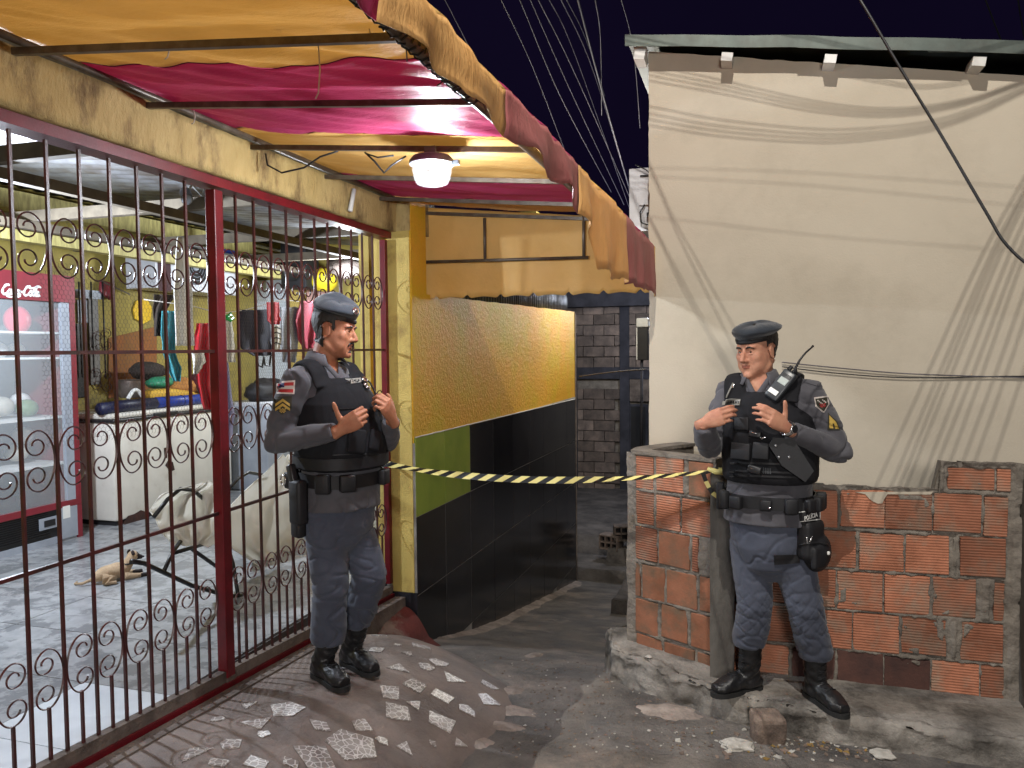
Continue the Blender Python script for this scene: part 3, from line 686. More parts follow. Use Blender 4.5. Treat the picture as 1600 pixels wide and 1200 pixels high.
# posts
m_post=M('concrete_post',lin((112,108,102)),lin((78,74,70)),scale=4,rough=.9,bump=.008,bscale=35,dirt=lin((48,46,44)),dscale=3,damt=.8,stretch=(1,1,.35))
def postmesh(x0,x1,y0,y1,z0,z1,name):
    def f(u,v):
        a=u*4; i=min(int(a),3); t=a-i; P=[(x0,y0),(x1,y0),(x1,y1),(x0,y1),(x0,y0)]
        x=P[i][0]+(P[i+1][0]-P[i][0])*t; y=P[i][1]+(P[i+1][1]-P[i][1])*t; z=z0+(z1-z0)*v; n=.004*fbm(x,y+z,0,9); return (x+n,y+n,z)
    V,F=grid(33,60,f); F.append(tuple(59*33+k for k in range(32))); return link(name,meshdata(name,V,F,False),fence,m_post)
postmesh(-.178,-.062,3.90,4.03,-.15,.985,'fence_post'); postmesh(1.20,1.37,3.94,4.14,-.15,1.045,'fence_post')
# tongue of wall plaster lapping over the top bricks
tg=[(868,205),(905,213),(918,228),(934,240),(950,247),(966,246),(973,230),(985,213),(1140,214),(1150,204)]
MB().prism([onY(960+x/2.308,680+y/2.308,FY-.006) for x,y in tg],(0,.02,0)).build('plaster_lap',m_beige,fence)
# ---------------------------------------------------------------- end of the alley
m_fb=M('grey_block',lin((134,118,108)),lin((100,90,84)),scale=6,rough=.9,rnd=.3,bump=.005,bscale=30,dirt=lin((66,60,58)),dscale=4,damt=.8)
m_fcol=M('dark_concrete',lin((66,66,74)),lin((44,44,50)),scale=4,rough=.9,bump=.006,bscale=20)
far=thing('brick_building','unplastered block house across the end of the dark alley','building',(-2.0,14.4,-1.3))
FB=14.4; x0=onY(880,600,FB).x; x1=onY(1060,600,FB).x
MB().slab(x0-1.5,x1+1,FB+.06,FB+.3,-1.6,2.6).build('mortar_wall',m_mort,far)
MB().slab(onY(969,600,FB).x,onY(984,600,FB).x,FB-.06,FB+.08,-1.6,2.4).build('column',m_fcol,far)
zb=onY(950,582,FB).z
MB().slab(x0-1.5,x1+.5,FB-.03,FB+.07,zb-.12,zb+.10).build('ring_beam',m_fcol,far)
MB().slab(x0-1.5,x1+.5,FB-.35,FB+.1,onY(950,480,FB).z,onY(950,480,FB).z+.75).build('roof_edge',m_fcol,far)
dx0,dx1=onY(986,650,FB).x,onY(1004,650,FB).x
MB().slab(dx0-.04,dx1+.1,FB-.02,FB+.07,-1.3,onY(990,635,FB).z+.04).build('door_frame',m_fcol,far)
MB().slab(dx0,dx1+.06,FB-.03,FB+.06,-1.3,onY(990,635,FB).z).build('door',m_dark,far)
MB().slab(dx0-.02,x1,FB-.015,FB+.07,onY(990,632,FB).z+.06,zb-.13).build('plaster_panel',m_sill,far)
bm_=meshdata('brick',*(lambda b:(b.V,b.F))(MB().box((0,0,0),(.385,.1,.185)))); bm_.materials.append(m_fb)
r=0; z=-1.25
while z<2.45:
    x=x0-1.0-(r%2)*.2
    while x<x1+.9:
        if not (zb-.24<z<zb+.14) and not (x+.2>dx0-.1 and z<zb):
            o=link('brick',bm_,far); o.location=(x,FB+.02+random.uniform(-.012,.012),z+random.uniform(-.006,.006)); o.rotation_euler=(0,random.uniform(-.02,.02),0)
        x+=.4
    z+=.2; r+=1
# stepped slab where the alley turns
m_slab=M('alley_concrete',lin((112,106,102)),lin((74,70,68)),scale=3,rough=.9,bump=.02,bscale=16,dirt=lin((48,46,46)),dscale=2,damt=.8)
def blk(x0,x1,y0,y1,z0,z1,nm,mat):
    def f(u,v):
        x=x0+(x1-x0)*u; y=y0+(y1-y0)*v; e=min(u,1-u,v,1-v); return (x+.03*nz(x*4,y*4),y+.03*nz(y*4,x*4,3),z1+.03*fbm(x,y,0,2) if e>.0 else z0)
    V,F=grid(26,26,f); return link(nm,meshdata(nm,V,F,True),None,mat,'structure')
blk(-3.6,1.0,9.72,10.5,-1.9,-1.26,'alley_step',m_slab); blk(-3.6,1.2,10.4,16,-1.9,-1.05,'alley_platform',m_slab)
blk(-1.9,.3,10.15,10.55,-1.7,-1.08,'alley_ledge',m_slab)
# side wall of the alley on the left beyond the tiled wall
MB().slab(-3.4,-3.1,9.8,14.3,-1.5,1.9).build('alley_wall',m_fcol,shop)
blk(-1.30,-.45,7.3,9.75,-1.6,-.86,'alley_kerb',m_slab)
wbx=thing('wall_box','dark narrow box with white cap and pipe on the alley house','utility box',onY(1005,540,10.8))
p=onY(1005,537,10.8); q=onY(1006,517,10.8)
MB().box(p,(.15,.16,.46),bev=.01).build('box_body',m_dark,wbx); MB().box((p.x,p.y-.02,p.z+.29),(.17,.18,.13),bev=.02).build('white_cap',m_white,wbx); MB().slab(p.x-.085,p.x-.07,p.y-.085,p.y-.08,p.z-.22,p.z+.22).build('trim',m_white,wbx)
pp_=onY(972,560,10.6); MB().tube([Vector((p.x+.3,p.y,p.z+.6)),p+Vector((.06,0,.3)),p+Vector((.0,-.02,.2))],.012,6).tube([p+Vector((-.02,0,-.2)),p+Vector((-.03,.0,-1.9))],.02,8).build('pipe',m_fcol,wbx,True)
hb=[]
for k,(px,py,rz) in enumerate(((975,832,.25),(955,846,-.3))):
    p=onY(px,py,10.3); t=thing('hollow_brick',('hollow clay brick lying on the alley ledge behind the fence','hollow clay brick half buried lower on the alley ledge')[k],'brick',p,'loose hollow bricks in the alley')
    R=Matrix.Rotation(rz,3,'Z'); mb=MB()
    for zz in (-.09,0,.09): mb.box(p+Vector((0,0,zz)),(.28,.19,.018),R)
    for xx in (-.13,-.045,.045,.13): mb.box(p+R@Vector((xx,0,0)),(.018,.19,.19),R)
    mb.build('shell',m_fb,t); MB().box(p+R@Vector((0,.03,0)),(.25,.10,.165),R).build('hole_shade',m_dark,t)  # dark block inside stands in for the shade in the holes
# ---------------------------------------------------------------- people
RXV=Vector((math.cos(YAW),math.sin(YAW),0)); FWV=Vector((-math.sin(YAW),math.cos(YAW),0)); ZV=Vector((0,0,1))
def facing(deg): a=math.radians(deg); return RXV*math.cos(a)-FWV*math.sin(a)
def remesh(mb, voxel, it=3, fac=.5):
    me=meshdata('tmp',mb.V,mb.F); bm=bmesh.new(); bm.from_mesh(me); bmesh.ops.recalc_face_normals(bm,faces=bm.faces[:]); bm.to_mesh(me); bm.free()
    o=bpy.data.objects.new('tmp',me); COL.objects.link(o)
    m=o.modifiers.new('r','REMESH'); m.mode='VOXEL'; m.voxel_size=voxel; m.use_smooth_shade=True
    s=o.modifiers.new('s','SMOOTH'); s.factor=fac; s.iterations=it
    dg=bpy.context.evaluated_depsgraph_get(); dg.update()
    out=bpy.data.meshes.new_from_object(o.evaluated_get(dg)); bpy.data.objects.remove(o); bpy.data.meshes.remove(me)
    out.polygons.foreach_set('use_smooth',[True]*len(out.polygons)); out.materials.clear(); return out
def displace(me, fn):
    nrm=[v.normal.copy() for v in me.vertices]
    for v,n in zip(me.vertices,nrm):
        d=fn(v.co,n)
        if isinstance(d,Vector): v.co=v.co+d
        elif d: v.co=v.co+n*d
    me.update()
def bvh_of(*mes):
    V=[];F=[]
    for me in mes:
        o=len(V); V+=[v.co.copy() for v in me.vertices]; F+=[[i+o for i in p.vertices] for p in me.polygons]
    return BVHTree.FromPolygons(V,F)
def stick(b,px,py):
    r=ray(px,py).normalized(); h=b.ray_cast(CV,r); return (h[0],h[1]) if h[0] is not None else (None,None)
def frame_at(b,px,py,ang=0,face=.0):
    p,n=stick(b,px,py)
    if p is None: return None
    if n.dot(ray(px,py))>0: n=-n
    n=(n*(1-face)-ray(px,py).normalized()*face).normalized()
    a=math.radians(ang); u=RXV*math.cos(a)+ZV*math.sin(a); u=(u-n*u.dot(n)).normalized(); v=n.cross(u)
    return p,Matrix((u,v,n)).transposed()
def patch(b,quad,name,mat,parent,off=.003,th=.003,nu=8,nv=8,shape=None):
    """sheet laid on a body surface; quad = 4 sight lines TL,TR,BR,BL; shape(u,v)->bool keeps faces"""
    G={};V=[];F=[]
    last=None
    for j in range(nv+1):
        for i in range(nu+1):
            u,v=i/nu,j/nv
            a=[quad[0][k]+(quad[1][k]-quad[0][k])*u for k in(0,1)]; c=[quad[3][k]+(quad[2][k]-quad[3][k])*u for k in(0,1)]
            px,py=a[0]+(c[0]-a[0])*v,a[1]+(c[1]-a[1])*v
            p,n=stick(b,px,py)
            if p is None or (last is not None and (p-last).length>.12):
                if last is None: continue
                d=(last-CV).dot(CR@Vector((0,0,-1))); p=dep(px,py,d)-ray(px,py).normalized()*0
            last=p; G[i,j]=len(V); V.append(p-ray(px,py).normalized()*off)
    for j in range(nv):
        for i in range(nu):
            if shape and not shape((i+.5)/nu,(j+.5)/nv): continue
            k=[(i,j),(i+1,j),(i+1,j+1),(i,j+1)]
            if all(q in G for q in k): F.append([G[q] for q in k])
    if not F: return None
    V2,F2=thick(V,F,th)
    return link(name,meshdata(name,V2,F2,False),parent,mat)

m_skin1=M('skin_tan',lin((176,122,94)),lin((162,106,80)),scale=14,rough=.56,bump=.0016,bscale=260,dirt=lin((140,86,66)),dscale=22,damt=.6,spec=.32)
m_skin2=M('skin_light_brown',lin((190,140,114)),lin((174,120,98)),scale=14,rough=.56,bump=.0016,bscale=260,dirt=lin((150,96,78)),dscale=22,damt=.6,spec=.32)
for m in (m_skin1,m_skin2):
    N,L,b=nodes_of(m); b.inputs['Subsurface Weight'].default_value=.15; b.inputs['Subsurface Radius'].default_value=(1,.4,.25); b.inputs['Subsurface Scale'].default_value=.008
m_lip=M('lip',lin((158,98,80)),lin((144,86,72)),rough=.45)
m_hair=M('black_hair',(.012,.010,.010),(.02,.017,.016),scale=60,rough=.5,bump=.003,bscale=220,stretch=(1,1,.3))
m_eyew=M('eye_white',lin((176,164,154)),lin((160,148,140)),rough=.2)
m_iris=M('dark_iris',(.012,.008,.006),rough=.1)
m_shirt=M('grey_uniform_cloth',lin((86,85,90)),lin((71,70,76)),scale=5,rough=.85,bump=.0012,bscale=320,sheen=.15,spec=.2)
m_pants=M('blue_grey_trousers',lin((80,85,99)),lin((62,66,79)),scale=4,rough=.85,bump=.0012,bscale=320,sheen=.15,spec=.2)
m_vest=M('black_vest_cloth',(.0085,.0085,.0105),(.014,.014,.017),scale=8,rough=.85,bump=.0015,bscale=260,spec=.2)
m_gear=M('black_nylon',(.0075,.0075,.009),(.013,.013,.016),scale=12,rough=.6,bump=.001,bscale=200,spec=.4)
m_boot=M('black_leather',(.010,.010,.011),(.016,.016,.018),scale=14,rough=.28,bump=.0015,bscale=90,spec=.5,rough2=.45)
m_sole=M('boot_rubber',(.014,.014,.014),(.02,.02,.02),rough=.7)
m_beret=M('grey_beret_felt',lin((54,59,67)),lin((45,50,58)),scale=9,rough=.9,bump=.0015,bscale=240,sheen=.3,spec=.2)
m_silver=M('silver_metal',(.75,.75,.76),(.6,.6,.62),rough=.22,metal=1)
m_radio=M('radio_plastic',lin((64,68,72)),lin((46,48,52)),rough=.35,spec=.5)
m_screen=M('radio_label',lin((176,184,180)),lin((150,158,154)),rough=.3)
m_paper=M('white_label',lin((236,236,232)),lin((220,220,216)),rough=.5)
m_tape=M('name_tape',lin((150,148,142)),lin((128,126,120)),rough=.7)
m_gold=M('gold_thread',lin((196,166,84)),lin((170,138,60)),scale=40,rough=.6)
m_patchred=M('patch_red',lin((176,52,54)),lin((160,44,46)),rough=.7)
m_patchwhite=M('patch_white',lin((206,196,190)),lin((190,180,172)),rough=.7)
m_patchblue=M('patch_blue',lin((44,48,92)),lin((38,40,80)),rough=.7)
m_olive=M('patch_backing',lin((58,56,44)),lin((46,44,36)),rough=.8)

def head_parts(mb):
    S=[(-.122,.058,-.01,.022),(-.110,.078,-.015,.042),(-.095,.084,-.03,.054),(-.07,.086,-.045,.063),(-.045,.088,-.06,.068),(-.02,.087,-.077,.070),(0,.086,-.091,.071),(.02,.088,-.099,.0735),(.04,.089,-.103,.076),(.065,.083,-.104,.0765),(.09,.066,-.094,.067),(.108,.043,-.07,.049),(.119,.012,-.035,.022)]
    n=36;V=[];F=[]
    for z,yf,yb,w in S:
        for k in range(n):
            a=2*math.pi*k/n; c,s=math.cos(a),math.sin(a); e=2/2.35
            cx=math.copysign(abs(c)**e,c); sy=math.copysign(abs(s)**e,s); yc=(yf+yb)/2
            V.append(Vector((w*cx,yc+(yf-yb)/2*sy,z)))
    for i in range(len(S)-1):
        for k in range(n): l=(k+1)%n; F.append((i*n+k,i*n+l,(i+1)*n+l,(i+1)*n+k))
    F.append(tuple(range(n-1,-1,-1))); F.append(tuple((len(S)-1)*n+k for k in range(n)))
    mb.add(V,F)
    mb.tube([(0,.080,.022),(0,.092,.0),(0,.102,-.020),(0,.107,-.033),(0,.100,-.040)],[.0075,.0085,.0115,.0125,.009],10)
    for s in (-1,1):
        mb.ball((s*.0125,.093,-.036),(.0085,.012,.0085),10,8)
        mb.tube([(s*.052,.070,.024),(s*.036,.083,.027),(s*.016,.087,.022)],[.006,.008,.006],8)
        mb.ball((s*.042,.058,-.022),(.026,.024,.030),12,8)
        R=Matrix.Rotation(s*math.radians(-18),3,'Z')
        mb.ball((s*.078,-.012,-.006),(.0065,.018,.031),12,10,R)
        P=[(s*.082,-.012+.021*math.cos(a),-.004+.032*math.sin(a)) for a in np.linspace(-1.9,2.6,14)]
        mb.tube(P,.0045,6)
        for dz,cv in ((.0058,.0045),(-.0062,-.002)):
            mb.tube([(s*(.031+q*.016),.083-.007*q*q-.003*(q*(1 if s else 1)>.5),.004+dz*(1-q*q*.9)) for q in np.linspace(-1,1,9)],.0042,8)
        mb.ball((s*.047,.040,-.058),(.022,.036,.040),12,10)
    mb.ball((0,.080,-.057),(.025,.0125,.0062),14,8); mb.ball((0,.0795,-.0665),(.021,.0125,.0068),14,8)
    mb.ball((0,.076,-.104),(.026,.016,.017),12,8); mb.tube([(-.045,.035,-.098),(-.052,-.005,-.07),(-.056,-.03,-.04)],.02,8); mb.tube([(.045,.035,-.098),(.052,-.005,-.07),(.056,-.03,-.04)],.02,8)
def hand_parts(mb, M4, left, curl=(35,50,35), spread=4, thumb=(55,10), sc=1.0, tcurl=25):
    """palm along +Y from the wrist, back of the hand +Z, thumb on -X for a right hand"""
    s=1 if left else -1
    T=lambda p: M4@(Vector(p)*sc)
    def tb(P,R,n=10): mb.tube([T(p) for p in P],[ (r[0]*sc,r[1]*sc) if isinstance(r,tuple) else r*sc for r in R],n,side=(M4.to_3x3()@Vector((1,0,0))))
    tb([(0,-.045,0),(0,.0,0),(s*.002,.03,0),(s*-.001,.065,0),(s*-.002,.092,-.002)],[(.025,.020),(.027,.019),(.038,.017),(.042,.015),(.040,.012)],14)
    ln=[(.044,.027,.022),(.048,.031,.023),(.045,.029,.022),(.036,.022,.020)]; xs=[.030,.0105,-.010,-.029]; ys=[.088,.093,.089,.080]
    for k in range(4):
        p=Vector((s*xs[k],ys[k],-.001)); sp=math.radians(spread*(1.5-k))*1; a=0; P=[p-Vector((0,.022,0))]; R=[.0088]; P.append(p); R.append(.0094)
        for q in range(3):
            a+=math.radians(curl[q]*(1+.06*(k-1.5))); d=Vector((s*math.sin(sp)*math.cos(a),math.cos(sp)*math.cos(a),-math.sin(a)))
            p=p+d*ln[k][q]*.5; P.append(p); R.append(.0082-.0007*q-.0006*(k==3)); p=p+d*ln[k][q]*.5; P.append(p); R.append((.0086,.0082,.0058)[q]-.0008*(k==3))
        tb(P,R,9)
    a1=math.radians(thumb[0]); a2=math.radians(thumb[1]); d=Vector((s*math.sin(a1)*math.cos(a2),math.cos(a1)*math.cos(a2),-math.sin(a2)))
    p=Vector((s*.022,.018,-.006)); P=[p,p+d*.022,p+d*.040]; R=[.014,.0135,.0115]
    a1-=math.radians(tcurl); d=Vector((s*math.sin(a1)*math.cos(a2),math.cos(a1)*math.cos(a2),-math.sin(a2))); q=P[-1]; P+=[q+d*.016,q+d*.030]; R+=[.0100,.0108]
    a1-=math.radians(tcurl*.6); d=Vector((s*math.sin(a1)*math.cos(a2),math.cos(a1)*math.cos(a2),-math.sin(a2))); q=P[-1]; P+=[q+d*.013,q+d*.025]; R+=[.0096,.0066]
    tb(P,R,10)
def frame(o,y,z):
    y=y.normalized(); z=(z-y*z.dot(y)).normalized(); x=y.cross(z); m=Matrix((x,y,z)).transposed().to_4x4(); m.translation=o; return m
def rings(mb,lst,f,r,grow=0,n=28,kz=0):
    """closed torso loft; lst=(centre,a,b) from bottom to top"""
    V=[];F=[]
    for c,a,b in lst:
        for k in range(n):
            t=2*math.pi*k/n; cc,ss=math.cos(t),math.sin(t); e=2/2.4
            V.append(c+r*((a+grow)*math.copysign(abs(cc)**e,cc))+f*((b+grow)*math.copysign(abs(ss)**e,ss)))
    for i in range(len(lst)-1):
        for k in range(n): l=(k+1)%n; F.append((i*n+k,i*n+l,(i+1)*n+l,(i+1)*n+k))
    F.append(tuple(range(n-1,-1,-1))); F.append(tuple((len(lst)-1)*n+k for k in range(n)))
    return mb.add(V,F)
def band(name,c,f,r,a,b,h,th,mat,parent,n=48,tilt=0,bulge=0):
    V=[];F=[]
    for t,z in ((0,-h/2),(th,-h/2),(th+bulge,0),(th,h/2),(0,h/2)):
        for k in range(n):
            an=2*math.pi*k/n; cc,ss=math.cos(an),math.sin(an); e=2/2.4
            V.append(c+r*((a+t)*math.copysign(abs(cc)**e,cc))+f*((b+t)*math.copysign(abs(ss)**e,ss))+ZV*(z+tilt*ss))
    for i in range(5):
        j=(i+1)%5
        for k in range(n): l=(k+1)%n; F.append((i*n+k,i*n+l,j*n+l,j*n+k))
    mb=MB().add(V,F); return mb.build(name,mat,parent,auto=.7)
def ell(c,f,r,a,b,deg,z=0):
    an=math.radians(deg); e=2/2.4; cc,ss=math.cos(an),math.sin(an)
    p=c+r*(a*math.copysign(abs(cc)**e,cc))+f*(b*math.copysign(abs(ss)**e,ss))+ZV*z
    n=(r*(cc/a)+f*(ss/b)).normalized(); u=ZV.cross(n); return p,Matrix((u,ZV,n)).transposed()
def boot(name,ank,toe_dir,zg,parent,ln=.185,top=.27,lean=Vector((0,0,0))):
    d=Vector((toe_dir.x,toe_dir.y,0)).normalized(); s=ZV.cross(d); g=Vector((ank.x,ank.y,zg))
    mb=MB(); tp=g+ZV*(top+.03)+lean
    mb.tube([g+ZV*.03-d*.012,g+ZV*.085-d*.006,g.lerp(tp,.6)+ZV*.0-d*.004,tp-d*.004],[(.046,.050),(.047,.052),(.050,.054),(.053,.056)],18,side=s)
    mb.tube([g-d*.072+ZV*.032,g-d*.045+ZV*.046,g+d*.03+ZV*.062,g+d*.095+ZV*.052,g+d*.150+ZV*.040,g+d*ln+ZV*.036],[(.026,.026),(.038,.042),(.041,.050),(.046,.042),(.047,.032),(.030,.024)],18,side=s)
    me=remesh(mb,.006,4,.5); 
    displace(me,lambda c,n: .003*nz(c.x*30,c.y*30,c.z*42)+.0022*math.sin((c-g).dot(d)*90+c.z*120)*(1 if .06<c.z-zg<.16 else 0))
    o=link(name,me,parent,m_boot)
    mb=MB(); P=[]
    for t,w in ((-.078,.010),(-.074,.022),(-.062,.031),(-.04,.036),(0,.034),(.05,.037),(.10,.044),(.14,.045),(.17,.039),(ln+.004,.026),(ln+.014,.010)): P.append((t,w))
    poly=[g+d*t+s*w for t,w in P]+[g+d*t-s*w for t,w in P[::-1]]
    mb.prism([p+ZV*.001 for p in poly],ZV*.022); mb.build('sole',m_sole,o,auto=.7)
    lc=MB()
    for k in range(6):
        f_=k/5; c=g+d*(.075-.055*f_)+ZV*(.090+.120*f_)+lean*f_*.8; c-=d*0; hit=BVHTree.FromPolygons([v.co for v in me.vertices],[p.vertices[:] for p in me.polygons]) if k==0 else hit
        for sg in (-1,1):
            PP=[]
            for q in np.linspace(-1,1,5):
                a=c+s*(.022*q)+d*.1+ZV*(.008*q*sg+.05); h=hit.ray_cast(a,(-d-ZV*.55).normalized())
                if h[0] is not None: PP.append(h[0]+h[1]*.002)
            if len(PP)>2: lc.tube(PP,.0022,5)
    if lc.V: lc.build('laces',m_gear,o,True)
    return o,me
def cloth(me,amp,zs=15,seed=0,extra=None):
    def fn(c,n):
        a=amp*(1+ (extra(c) if extra else 0))
        w=nz(c.x*3+seed,c.y*3,c.z*3)
        v=nz(c.x*7+w*1.2,c.y*7+w,c.z*zs+1.5*w+seed); v2=nz(c.x*15+seed,c.y*15+2*w,c.z*zs*1.9+3)
        return a*(.35*v+.30*v2-1.15*math.exp(-(v/.085)**2)*(.5+.5*nz(c.x*4+seed,c.y*4,c.z*4+9))-.5*math.exp(-(v2/.09)**2)*max(0,w))
    displace(me,fn)
def beret(H,parent,tilt_f,z0,lift,lean,mat,rad=(.106,.118),th=.072,seed=0):
    """H: head matrix. rim ring rides at z0 (front) .. z0+tilt (back)"""
    n=56; V=[];F=[]
    prof=[(0,0,-.002),(0,0,.012),(.10,.15,.020),(.62,.55,.030),(1,.95,.046),(.96,1,.060),(.74,1,th*.98),(.40,1,th*1.06),(.12,1,th*1.08)]
    for (s,ln,z) in prof:
        for k in range(n):
            a=2*math.pi*k/n; c,si=math.cos(a),math.sin(a)
            bx,by=.0795*c,-.006+.099*si
            ox,oy=rad[0]*c,-.004+rad[1]*si
            if z>th*.95 or s in(.96,): 
                x,y=(ox*s,oy*s)
            else: x,y=bx+(ox-bx)*s,by+(oy-by)*s
            tz=tilt_f*(.5-.5*si)
            wob=(.006*nz(c*1.6+seed,si*1.6,z*20)+.003*nz(c*5+seed,si*5,z*30))*min(1,ln*1.3)
            V.append(H@Vector((x+lean[0]*ln,y+lean[1]*ln,z0+tz*(1-.35*ln)+z+lift*0+wob+lean[2]*ln*c)))
    for i in range(len(prof)-1):
        for k in range(n): l=(k+1)%n; F.append((i*n+k,i*n+l,(i+1)*n+l,(i+1)*n+k))
    F.append(tuple((len(prof)-1)*n+k for k in range(n)))
    me=meshdata('beret',V,F,True); o=link('beret',me,parent,mat); md=o.modifiers.new('s','SUBSURF'); md.levels=1; md.render_levels=1
    mb=MB(); mb.tube([H@Vector((.0815*math.cos(a),-.006+.101*math.sin(a),z0+tilt_f*(.5-.5*math.sin(a))+.002)) for a in np.linspace(0,2*math.pi,48,endpoint=False)],(.0075,.0028),8,closed=True,side=H.to_3x3()@Vector((0,0,1)))
    mb.build('band',m_gear,o,True)
    return o,me
def hair_cap(body,H,parent,sel,off=.004,name='hair'):
    Hi=H.inverted(); keep=[]
    for p in body.polygons:
        c=Hi@p.center
        if abs(c.x)<.1 and abs(c.y)<.13 and -.12<c.z<.13 and sel(c): keep.append(p)
    idx={};V=[];F=[]
    for p in keep:
        f=[]
        for i in p.vertices:
            if i not in idx:
                idx[i]=len(V); v=body.vertices[i]; c=Hi@v.co; V.append(v.co+v.normal*(off*(1+.5*nz(c.x*120,c.y*120,c.z*60))))
            f.append(idx[i])
        F.append(f)
    if not F: return
    V2,F2=thick(V,F,.004); return link(name,meshdata(name,V2,F2,True),parent,m_hair)
def strip_on(body,H,pts,w,name,parent,mat,off=.0015,hgt=.003):
    """small hair strip (brow, moustache) laid on the face along head-local points"""
    b=bvh_of(body); mb=MB(); P=[]; R=[]
    for (x,y,z),rw in zip(pts,w):
        o=H@Vector((x,.2,z)); d=(H.to_3x3()@Vector((0,-1,0))).normalized(); o=H@Vector((x*1.0,.2,z)); h=b.ray_cast(o,d)
        if h[0] is None: continue
        P.append(h[0]-d*off); R.append((rw,hgt))
    if len(P)>1: mb.tube(P,R,8,side=H.to_3x3()@Vector((0,0,1))); return mb.build(name,mat,parent,True)

def make_person(cfg):
    root=thing('person',cfg['label'],'person',cfg['base'])
    f,r=cfg['f'],cfg['f'].cross(ZV)
    H=cfg['H']; skin=cfg['skin']
    J=cfg['J']
    # ---- the body, one continuous surface
    hb=MB(); head_parts(hb); mb=MB(); mb.add([H@v for v in hb.V],hb.F)
    nb=cfg['neck']; h0=H@Vector((0,-.028,-.055)); mb.tube([h0,h0.lerp(nb,.6),nb,nb-ZV*.05],[(.052,.056),(.056,.058),(.064,.062),(.085,.075)],18,side=r)
    rings(mb,[(c,a*.82,b*.82) for c,a,b in cfg['torso'][1:]],f,r)
    for s in 'RL':
        sh,el,wr=J['sh'+s],J['el'+s],J['wr'+s]
        mb.tube([sh,sh.lerp(el,.5),el,el.lerp(wr,.35),wr],[.048,.044,.038,.037,.026],14)
        hp,kn,an=J['hip'+s],J['kn'+s],J['an'+s]
        mb.tube([hp+ZV*.08,hp.lerp(kn,.4),kn,kn.lerp(an,.35),an],[.078,.072,.050,.040,.024],14)
        d=cfg['toe'+s]; g=Vector((an.x,an.y,cfg['zg'+s]+.035)); mb.tube([an,g+ZV*.02],[.024,.030],12); mb.tube([g-d*.045,g+d*.03+ZV*.01,g+d*.15],[.025,.034,.022],12)
        kw=cfg['hand'+s]; hand_parts(mb,kw['M'],s=='L',**{k:v for k,v in kw.items() if k!='M'})
    body=remesh(mb,.0042,2,.4)
    Hi=H.inverted()
    bm=bmesh.new(); bm.from_mesh(body); sel=[]
    for v in bm.verts:
        q=Hi@v.co
        if -.15<q.z<.03 and abs(q.x)<.085 and q.y>-.03 and not (q.y>.072 and abs(q.x)<.030) and not (abs(q.x)>.069 and q.z>-.045) and not (q.z>-.012 and abs(q.x)<.055 and q.y>.05): sel.append(v)
    for _ in range(14): bmesh.ops.smooth_vert(bm,verts=sel,factor=.5,use_axis_x=True,use_axis_y=True,use_axis_z=True)
    bm.to_mesh(body); bm.free(); body.update()
    def face(c,n):
        q=Hi@c
        if q.z<-.13 or q.z>.13 or abs(q.x)>.1 or q.y<.02 or q.y>.14: return 0
        d=0
        for s in (-1,1):
            dx,dz=(abs(q.x)-.031),(q.z-.004); d-=.0035*math.exp(-(dx/.012)**2-(dz/.006)**2)
            dx,dz=(abs(q.x)-.014),(q.z-.006); d-=.003*math.exp(-(dx/.007)**2-(dz/.01)**2)
            d-=.0012*math.exp(-((abs(q.x)-.030-.25*(-.045-q.z))/.006)**2-((q.z+.052)/.016)**2)
        d-=.0028*math.exp(-(q.x/.022)**2-((q.z+.0617)/.0022)**2)
        d-=.002*math.exp(-(q.x/.02)**2-((q.z+.081)/.008)**2)
        return Vector(H.to_3x3()@Vector((0,d,0)))
    displace(body,face)
    ob=link('body',body,root,skin); body.materials.append(m_lip)
    for p in body.polygons:
        q=Hi@p.center
        if q.y>.06 and abs(q.x)<.024-.3*abs(q.z+.062) and -.0720<q.z<-.0560 and q.y>.078: p.material_index=1
    for s in (-1,1):
        c=H@Vector((s*.031,.0700,.003)); R3=H.to_3x3()
        e=MB().ball(c,.0118,16,12).build('eye',m_eyew,ob,True)
        gz=(R3@Vector(cfg.get('gaze',(0,1,-.05)))).normalized()
        MB().ball(c+gz*.0085,(.0066,.0066,.0045),12,8,gz.to_track_quat('Z','Y').to_matrix()).build('iris',m_iris,ob,True)
        strip_on(body,H,[(s*.013,0,.020),(s*.024,0,.026),(s*.036,0,.027),(s*.050,0,.020)],[.0035,.0048,.0042,.002],'eyebrow',ob,m_hair,.0003,.0032)
    if cfg.get('moustache'):
        strip_on(body,H,[(-.028,0,-.066),(-.022,0,-.055),(-.010,0,-.0485),(.010,0,-.0485),(.022,0,-.055),(.028,0,-.066)],[.0022,.0045,.0052,.0052,.0045,.0022],'moustache',ob,m_hair,.0005,.004)
        strip_on(body,H,[(-.016,0,-.094),(0,0,-.089),(.016,0,-.094)],[.004,.009,.004],'goatee',ob,m_hair,.0002,.0025)
    hair_cap(body,H,ob,cfg['hairsel'])
    bo,bme=beret(H,root,*cfg['beret'])
    # ---- trousers
    tb=MB(); T=cfg['torso']
    rings(tb,[(c,a*.97,b*.97) for c,a,b in cfg['hipr']],f,r)
    for s in 'RL':
        hp,kn,an=J['hip'+s],J['kn'+s],J['an'+s]; hem=J['hem'+s]; w=cfg.get('legw',1)
        tb.tube([hp+ZV*.06,hp-ZV*.03,hp.lerp(kn,.5),kn,kn.lerp(hem,.5),hem+ZV*.035,hem],[.100*w,.103*w,.094*w,.084*w,.083*w,.083*w,.074*w],20)
    pants=remesh(tb,.0062,5,.5)
    kz=(J['knR'].z+J['knL'].z)/2; hz=min(J['hemR'].z,J['hemL'].z)
